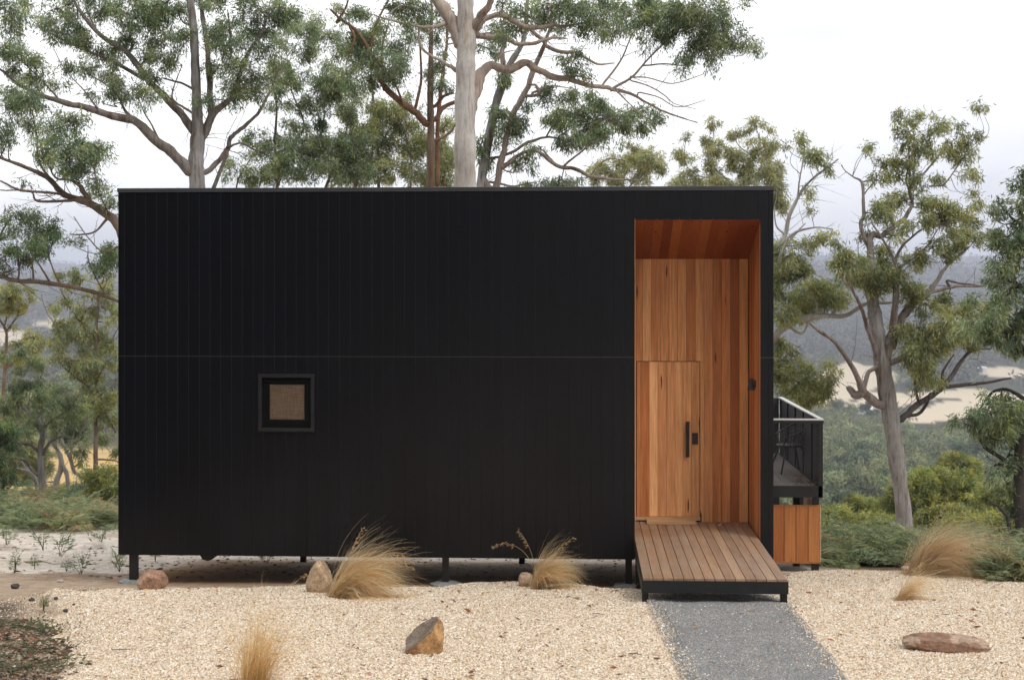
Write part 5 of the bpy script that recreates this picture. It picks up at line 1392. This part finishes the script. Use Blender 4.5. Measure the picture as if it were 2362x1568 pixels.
# ================================================================ TUSSOCKS
def tussock(label, px, py, n, length, az, azs, el, els, droop, baser, cols, seedheads=(), wid=.0046, straight=.05):
    g = ground(px, py)[0]; g[2] = float(gz(g[0], g[1])) - .01
    t = empty('tussock_grass', tuple(float(v) for v in g), label, 'grass tussock', 'dry grass tussocks on the gravel')
    K = 9
    def blades(n, length, az, azs, el, els, droop, cols, wid):
        nt = max(5, n // 30); tf_ = rng.integers(0, nt, n)      # blades bunch in tufts
        a = rng.normal(az, azs, nt)[tf_] + rng.normal(0, .14, n); L_ = length * rng.uniform(.62, 1.05, nt)[tf_] * rng.uniform(.6, 1.08, n); e0 = np.clip(rng.normal(el, els, nt)[tf_] + rng.normal(0, .1, n), .1, 1.62); dr = droop * rng.uniform(.6, 1.25, nt)[tf_] * rng.uniform(.8, 1.2, n)
        dr = np.where(rng.random(n) < straight, dr * .25, dr)
        s = np.linspace(0, 1, K); ang = e0[:, None] - dr[:, None] * s[None] ** 1.1
        aa = a[:, None] + rng.normal(0, .25, n)[:, None] * s[None]
        st = np.stack([np.cos(ang) * np.cos(aa), np.cos(ang) * np.sin(aa), np.sin(ang)], -1) * (L_ / (K - 1))[:, None, None]
        r0 = np.stack([rng.normal(0, baser, n), rng.normal(0, baser, n), np.zeros(n)], -1)
        pts = np.concatenate([r0[:, None], r0[:, None] + np.cumsum(st[:, :-1], 1)], 1) + g
        zmin = gz(pts[..., 0], pts[..., 1]) + .006; pts[..., 2] = np.maximum(pts[..., 2], zmin + rng.uniform(0, .02, (n, 1)))
        sd = np.stack([-np.sin(aa), np.cos(aa), np.zeros_like(aa)], -1) + rng.normal(0, .5, (n, 1, 3)); sd /= np.linalg.norm(sd, axis=-1, keepdims=True)
        w2 = (wid * (1 - s ** 1.6 * .85))[None, :, None] * .5
        V = np.stack([pts - sd * w2, pts + sd * w2], 2).reshape(n, K * 2, 3)
        i = np.arange(K - 1) * 2; f = np.stack([i, i + 1, i + 3, i + 2], -1)
        Fq = (f[None] + (np.arange(n) * K * 2)[:, None, None]).reshape(-1, 4)
        c = np.array(cols)[rng.integers(0, len(cols), n)] * rng.uniform(.75, 1.2, (n, 1))
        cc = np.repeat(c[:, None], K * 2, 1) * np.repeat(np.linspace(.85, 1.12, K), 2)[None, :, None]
        return V.reshape(-1, 3), Fq, cc.reshape(-1, 3)
    V, q, c = blades(n, length, az, azs, el, els, droop, cols, wid)
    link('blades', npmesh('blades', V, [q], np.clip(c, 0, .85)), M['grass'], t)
    for (saz, sel, sdr, sl) in seedheads:
        s = np.linspace(0, 1, 14); ang = sel - sdr * s ** 1.6
        dv = np.stack([np.cos(ang) * math.cos(saz), np.cos(ang) * math.sin(saz), np.sin(ang)], -1); pts = g + np.cumsum(dv * sl / 14, 0)
        b = MB(); b.tube(pts, np.linspace(.003, .0014, 14), 4, (.62, .47, .28)); 
        sk = [(pts[i] + rng.normal(0, .012, 3), dv[i] + np.array([0, 0, -.9]) + rng.normal(0, .3, 3)) for i in range(9, 14) for _ in range(7)]
        V, q, c = leaf_mesh(np.array([a for a, _ in sk]), rng.uniform(.025, .05, len(sk)), np.full(len(sk), .009), np.array([d_ for _, d_ in sk]), np.tile([.60, .44, .25], (len(sk), 1)))
        b.add(V, [q], c); b.build('seed_head', M['grass'], t)
    return t
GC = [(.80, .62, .39), (.85, .70, .47), (.72, .53, .32), (.86, .75, .55), (.6, .43, .25)]
tussock('large straw-coloured tussock sweeping right from beside the tan rock in front of the cabin', 778, 1384, 2300, 1.1, 0.05, .42, .82, .36, 1.9, .055, GC, [(.25, 1.32, .25, .85), (.1, 1.0, 1.1, .95), (-.2, .9, 1.0, 1.0), (.3, .82, 1.0, 1.0), (0, .75, .9, .98)])
tussock('upright straw tussock with tall seed heads below the middle of the black wall', 1238, 1366, 1300, .84, 0.05, .42, 1.14, .27, 2.2, .035, GC, [(3.05, 1.5, 1.9, .92), (2.6, 1.52, .8, .78), (.3, 1.2, .7, .8)])
tussock('golden upright tussock cut by the bottom edge of the gravel on the left', 585, 1600, 620, .82, .2, 1.0, 1.28, .26, .8, .06, [(.64, .44, .2), (.72, .53, .28), (.56, .37, .16), (.76, .6, .38)], wid=.0032, straight=.5)
tussock('largest windswept tussock at the gravel edge on the right', 2118, 1333, 2300, 1.5, -.1, .42, .82, .42, 1.8, .09, [(.66, .50, .33), (.74, .59, .41), (.56, .41, .26), (.78, .66, .49)], [(.6, 1.25, .6, 1.15), (.2, 1.15, .7, 1.2), (0, .9, 1.1, 1.35), (-.1, .8, 1.0, 1.4)])
tussock('small flattened pale tussock in front of the largest one on the right', 2075, 1391, 480, .72, -.12, .3, .75, .25, 1.1, .035, GC, [(1.0, 1.2, .4, .5), (.6, 1.05, .5, .55)], wid=.003)
tussock('stray wisp of seeding grass lying left of the tan rock', 668, 1352, 16, .22, .3, .4, .7, .2, .4, .01, GC, [(.4, .75, .3, .26)])

# ================================================================ ROCKS
def rock(name, label, px, py, w_, h_, dep, cuts, cols, rz=0, tilt=0, seed=0, sub=5, rough=.06, group=None, sink=.2, cat='rock', boxy=.85):
    g = ground(px, py)[0]; gzv = float(gz(g[0], g[1]))
    bm = bmesh.new(); bmesh.ops.create_icosphere(bm, subdivisions=sub, radius=1)
    V = np.array([v.co[:] for v in bm.verts]); Fq = np.array([[v.index for v in f.verts] for f in bm.faces]); bm.free()
    V = np.sign(V) * np.abs(V) ** boxy
    V = V * (1 + rough * fnoise(V[:, 0] * 1 + seed, V[:, 1] + V[:, 2] * 1.7, 3, 9, .7, .6)[:, None])
    tone_ = np.zeros(len(V))
    for (nx, ny, nz_, dd, conc) in cuts:
        nn = np.array([nx, ny, nz_], float); nn /= np.linalg.norm(nn); s = V @ nn - dd
        lat = np.linalg.norm(V - np.outer(V @ nn, nn), axis=1)
        lim = -conc * np.clip(1 - lat ** 2 / .8, 0, 1)
        over = s > lim
        V = np.where(over[:, None], V - np.outer((s - lim) * .96, nn), V); tone_ = np.where(over & (conc > 0), 1, tone_)
    V = V + rng.normal(0, .0035, V.shape)
    V = V + .022 * fnoise(V[:, 0] * 5 + seed, V[:, 2] * 5 + V[:, 1] * 4, 5, 12, .8, .8)[:, None] * V
    V = V / (np.abs(V).max(0)) * np.array([w_ / 2, dep / 2, h_ / 2 * (1 + sink)])
    Mx = Matrix.Rotation(rz, 3, 'Z') @ Matrix.Rotation(tilt, 3, 'Y'); V = V @ np.array(Mx).T
    V += np.array([g[0], g[1] + dep * .3, gzv + h_ / 2 * (1 - sink)])
    nz1 = fnoise(V[:, 0] * 9 + seed, V[:, 2] * 9 + V[:, 1] * 7, 2, 9, 1.2, .7)
    c = np.where((nz1 > .35)[:, None], np.array(cols[1]), np.array(cols[0])); c = np.where((tone_ > 0)[:, None], np.array(cols[2]), c)
    o = link(name, npmesh(name, V, [Fq], c, True), M['rock']); return tag(o, label, cat, group)
RG = 'rocks set on the gravel'
rock('rock', 'rounded red-brown rock beside the corner stump pad', 347, 1370, .37, .235, .3, [(.3, -.5, .8, .8, 0), (-.6, -.4, .5, .78, 0), (.1, -1, -.1, .75, 0), (.9, -.2, .2, .85, 0)], [(.30, .175, .115), (.36, .23, .16), (.3, .2, .15)], seed=1, group=RG)
rock('rock', 'upright tan rock half hidden by the big front tussock', 733, 1380, .33, .36, .26, [(.8, -.2, .6, .62, 0), (-.8, -.3, .55, .6, 0), (0, -1, .2, .7, 0), (0, -.3, 1, .86, 0)], [(.42, .30, .19), (.36, .25, .16), (.4, .3, .2)], seed=5, group=RG)
rock('rock', 'orange-brown rock with a grey scooped face alone in the middle of the gravel', 972, 1518, .39, .325, .31, [(-.60, -.22, .74, .20, .15), (-1, -.1, 0, .80, 0), (.85, -.3, .4, .92, 0), (.1, -1, 0, .80, 0)], [(.40, .23, .10), (.30, .165, .085), (.185, .145, .11)], seed=9, group=RG, rough=.04, boxy=.62)
rock('rock', 'long flat red-brown rock lying on the gravel at the right', 2187, 1514, .82, .155, .32, [(0, -.35, 1, .62, 0), (0, -1, .15, .8, 0), (-.9, 0, .4, .86, 0), (.3, -.6, .7, .72, 0)], [(.23, .135, .09), (.36, .26, .19), (.3, .2, .15)], seed=13, group=RG, tilt=.06, rough=.05)
rock('rock', 'small tan rock tucked behind the upright tussock with seed heads', 1213, 1360, .2, .17, .18, [(0, -.4, .9, .8, 0)], [(.42, .29, .2), (.36, .25, .17), (.4, .3, .2)], seed=17, group=RG)
SGp = 'small dark stones on the bare soil'
for px, py, s_, lb in ((33, 1358, .11, 'dark lumpy stone at the left edge on bare soil'), (72, 1386, .07, 'flat dark stone in the left dirt, between the lumpy stone and gravel'), (128, 1383, .05, 'small grey stone on the dirt nearest the gravel corner'), (150, 1419, .055, 'flat dark stone at the left gravel border'), (138, 1342, .1, 'pale flat stone on the sandy patch'), (170, 1404, .035, 'tiny dark stone at the left gravel border')):
    pale = 'pale' in lb; rock('stone', lb, px, py, s_, s_ * (.3 if pale else .55), s_ * .8, [(0, -.3, .9, .7, 0), (.7, -.5, .3, .8, 0)], [(.5, .42, .36) if pale else (.07, .06, .055)] * 3, seed=px * .1, sub=3, group=SGp, cat='stone')
rock('stone', 'whitish stone on the gravel edge in front of the bracken on the right', 2092, 1322, .16, .1, .12, [(0, -.4, .9, .7, 0)], [(.5, .45, .41)] * 3, seed=77, sub=3, cat='stone')

# ================================================================ STONE CHIPS, LITTER
def chips(n, poly, zfun, smin, smax, cols, probs, lift=0, near=True):
    xs = [p[0] for p in poly]; ys = [p[1] for p in poly]
    x = rng.uniform(max(min(xs), -9), min(max(xs), 9), n * 3); y = rng.uniform(max(min(ys), -8.5), max(ys), n * 3)
    k = inside(poly, x, y); x, y = x[k][:n], y[k][:n]
    n = len(x); s = rng.uniform(smin, smax, n) * rng.choice([1, 1, 1.5], n)
    z = zfun(x, y) + lift
    T_ = np.array([[-.9, -.6, -.3], [.9, -.55, -.3], [.5, .8, -.3], [-.6, .7, -.3], [-.35, -.1, .55], [.35, .15, .5]])
    V = T_[None] * s[:, None, None] * rng.uniform(.6, 1.35, (n, 6, 3)) * .5
    a = rng.uniform(0, 6.28, n); ca, sa = np.cos(a)[:, None], np.sin(a)[:, None]
    X_, Y_ = V[..., 0] * ca - V[..., 1] * sa, V[..., 0] * sa + V[..., 1] * ca
    tx, ty = rng.normal(0, .3, (2, n, 1)); Z_ = V[..., 2] + X_ * tx + Y_ * ty
    V = np.stack([X_ + x[:, None], Y_ + y[:, None], Z_ + (z + s * .08)[:, None]], -1).reshape(-1, 3)
    q = np.array([[0, 1, 5, 4], [2, 3, 4, 5]]); tri = np.array([[1, 2, 5], [3, 0, 4]])
    off = (np.arange(n) * 6)[:, None, None]
    c = np.array(cols)[rng.choice(len(cols), n, p=probs)] * rng.uniform(.8, 1.15, (n, 1))
    return V, (q[None] + off).reshape(-1, 4), (tri[None] + off).reshape(-1, 3), np.repeat(c, 6, 0)
CH = [(.70, .585, .44), (.78, .70, .58), (.55, .41, .27), (.84, .80, .73), (.38, .26, .165), (.27, .22, .18)]
V, q, tr, c = chips(210000, GP, gz, .010, .022, CH, [.30, .25, .21, .14, .065, .035])
inp = inside(PP, V[::6, 0], V[::6, 1]) & (polydist(PP, V[::6, 0], V[::6, 1]) > .02 + .07 * rng.exponential(1, len(V) // 6))
kp = np.repeat(~inp, 6); 
q = q.reshape(-1, 2, 4)[~inp].reshape(-1, 4); tr = tr.reshape(-1, 2, 3)[~inp].reshape(-1, 3)
tag(link('gravel', npmesh('gravel', V, [q, tr], c), M['chips']), 'cream and tan stone chips covering the yard', 'gravel', kind='stuff')
V, q, tr, c = chips(2600, PP, pz, .006, .016, CH + [(.16, .16, .165)], [.2, .15, .12, .15, .06, .02, .3])
V3, q3, tr3, c3 = chips(26000, PP, pz, .008, .02, CH, [.34, .26, .18, .14, .05, .03])
n3 = len(V3) // 6; k3 = polydist(PP, V3[::6, 0], V3[::6, 1]) < rng.exponential(.07, n3); q3 = q3.reshape(-1, 2, 4)[k3].reshape(-1, 4); tr3 = tr3.reshape(-1, 2, 3)[k3].reshape(-1, 3)
nn = len(V); V = np.vstack([V, V3]); q = np.vstack([q, q3 + nn]); tr = np.vstack([tr, tr3 + nn]); c = np.vstack([c, c3])
V2, q2, tr2, c2 = chips(60000, PP, pz, .006, .013, [(.23, .23, .23), (.29, .29, .285), (.18, .18, .18), (.36, .35, .33)], [.4, .3, .2, .1])
nn = len(V); V = np.vstack([V, V2]); q = np.vstack([q, q2 + nn]); tr = np.vstack([tr, tr2 + nn]); c = np.vstack([c, c2])
tag(link('path_grit', npmesh('path_grit', V, [q, tr], c), M['chips']), 'blue-grey grit with pale specks on the path', 'grit', kind='stuff')
# stray chips over the left dirt border
LP = [(p[0], p[1]) for p in ground([-150, 60, 200, 300, 290, 215, -150], [1440, 1372, 1352, 1372, 1440, 1700, 1700])]
V, q, tr, c = chips(6500, LP, lambda x, y: zg(x, y), .008, .022, CH + [(.1, .075, .055)], [.2, .15, .2, .08, .1, .07, .2])
tag(link('gravel', npmesh('gravel', V, [q, tr], c), M['chips']), 'scattered chips thinning out over the dirt on the left', 'gravel', kind='stuff')
def litter(n, poly, zfun, cols, l0, l1, name, label, cat):
    xs = [p[0] for p in poly]; ys = [p[1] for p in poly]
    x = rng.uniform(min(xs), max(xs), n * 4); y = rng.uniform(min(ys), max(ys), n * 4); k = inside(poly, x, y); x, y = x[k][:n], y[k][:n]; n = len(x)
    p = np.stack([x, y, zfun(x, y) + .012], -1); d = rng.normal(0, 1, (n, 3)); d[:, 2] *= .12
    L_ = rng.uniform(l0, l1, n); V, q, c = leaf_mesh(p, L_, L_ * rng.uniform(.16, .4, n), d, np.array(cols)[rng.integers(0, len(cols), n)] * rng.uniform(.7, 1.2, (n, 1)))
    tag(link(name, npmesh(name, V, [q], c), M['litter']), label, cat, kind='stuff')
LCOLS = [(.34, .13, .06), (.28, .12, .06), (.42, .24, .11), (.2, .1, .06), (.5, .33, .16)]
litter(700, GP, lambda x, y: gz(x, y) + .012, LCOLS, .04, .10, 'leaf_litter', 'fallen red-brown gum leaves on the gravel', 'leaf litter')
MP_ = [(p[0], p[1]) for p in ground([-200, 60, 170, 215, 220, -200], [1420, 1432, 1470, 1540, 1700, 1700])]
litter(5200, MP_, lambda x, y: zg(x, y) + .004, [(.10, .07, .05), (.16, .10, .06), (.07, .05, .04), (.26, .13, .07), (.2, .15, .1)], .03, .10, 'leaf_litter', 'dark leaf mulch at the bottom left corner', 'leaf litter')
SA_ = [(-14, 1), (-6, .6), (-5.5, 4), (-7, 13), (-16, 13)]
litter(1600, SA_, lambda x, y: zg(x, y) - .004, [(.28, .2, .14), (.4, .3, .22), (.15, .1, .07), (.5, .42, .35)], .03, .13, 'leaf_litter', 'scattered bark and leaf bits on the sandy ground on the left', 'leaf litter')
UP_ = [(-6.5, .5), (2.0, .5), (2.0, 6), (-6.5, 9)]
litter(1500, UP_, lambda x, y: zg(x, y), [(.2, .12, .07), (.3, .2, .12), (.12, .08, .05)], .03, .09, 'leaf_litter', 'dry litter on the dirt under the cabin', 'leaf litter')
DKP = [(1.75, .85), (2.2, .85), (2.2, 1.27), (1.75, 1.27)]
litter(12, DKP, lambda x, y: FLO - .006 + 0 * x, [(.55, .4, .2), (.4, .22, .1), (.6, .5, .35)], .03, .08, 'leaf_litter', 'few dry leaves in the back corner of the entry deck', 'leaf litter')
BLP = [(BXR - .45, BY0 + .06), (BXR - .08, BY0 + .06), (BXR - .08, BY0 + 1.3), (BXR - .2, BY0 + 1.3)]
litter(70, BLP, lambda x, y: BFZ - .006 + 0 * x, [(.45, .2, .08), (.5, .32, .15), (.3, .15, .08)], .04, .1, 'leaf_litter', 'orange-brown leaves gathered along the balcony deck edge', 'leaf litter')
def creeper(label, px, py, wpx, n):
    g = ground(px, py)[0]; t = empty('ground_creeper', tuple(float(v) for v in g), label, 'plant', 'low green plants in the bottom left mulch')
    r = wpx * .0045; a = rng.uniform(0, 6.28, n); rr = r * rng.random(n) ** .5
    p = np.stack([g[0] + rr * np.cos(a), g[1] + rr * np.sin(a) * .7, np.zeros(n)], -1); p[:, 2] = zg(p[:, 0], p[:, 1]) + rng.uniform(.01, .09, n)
    d = rng.normal(0, .8, (n, 3)); d[:, 2] = np.abs(d[:, 2]) * .5
    V, q, c = leaf_mesh(p, rng.uniform(.03, .065, n), rng.uniform(.012, .024, n), d, np.array([(.09, .135, .075), (.12, .16, .09), (.14, .17, .09)])[rng.integers(0, 3, n)])
    link('leaves', npmesh('leaves', V, [q], c), M['fern'], t)
    b = MB()
    for k in range(14):
        i = rng.integers(0, n); m_ = (p[i] + g) / 2; m_[2] += .03; b.tube([g, m_, p[i]], [.003, .0025, .0015], 4, (.5, .6, .4))
    b.build('stems', M['bark_brown'], t)
creeper('low green creeper at the upper corner of the dark mulch', 58, 1452, 70, 130)
creeper('green creeper trailing beside red leaves near the gravel', 105, 1462, 50, 90)
creeper('dull green creeper spreading at the bottom left corner', 40, 1545, 150, 300)
creeper('pale thin creeper in the middle of the dark mulch', 85, 1500, 90, 90)
def stick(px, py, L_, az, r, label):
    g = ground(px, py)[0]; pts = []
    for s in np.linspace(-.5, .5, 6):
        x, y = g[0] + s * L_ * math.cos(az), g[1] + s * L_ * math.sin(az); pts.append((x + rng.normal(0, .008), y + rng.normal(0, .008), float(gz(x, y)) + r + .01 + abs(rng.normal(0, .008))))
    V, fq, _ = tube(catmull(np.array(pts), 3), r * np.linspace(1, .5, 16), 6); tag(link('twig', npmesh('twig', V, [fq], np.full((len(V), 3), .9)), M['bark_brown']), label, 'twig', 'fallen twigs')
stick(280, 1517, .18, .05, .006, 'short dark twig on the gravel near the left mulch')
stick(110, 1300, .9, -.35, .008, 'long thin twig lying across the sandy ground on the left')
stick(1382, 1432, .13, -.5, .005, 'small reddish twig on gravel left of the path')
stick(1465, 1532, .12, -.1, .006, 'brown curl of bark near the left border of the path')

# ================================================================ HAZE
b = MB(); b.box(-4200, 4200, -400, 7400, -140, 190)
hz = b.build('haze', None); tag(hz, 'pale blue air over the valley', 'haze', kind='stuff')
hm = bpy.data.materials.new('haze_air'); hm.use_nodes = True
ht = hm.node_tree; ht.nodes.remove(ht.nodes['Principled BSDF'])
pv = ht.nodes.new('ShaderNodeVolumePrincipled'); pv.inputs['Color'].default_value = (.80, .85, 1, 1); pv.inputs['Density'].default_value = .00026; pv.inputs['Anisotropy'].default_value = .2
ht.links.new(pv.outputs[0], ht.nodes['Material Output'].inputs['Volume']); hz.data.materials.append(hm)
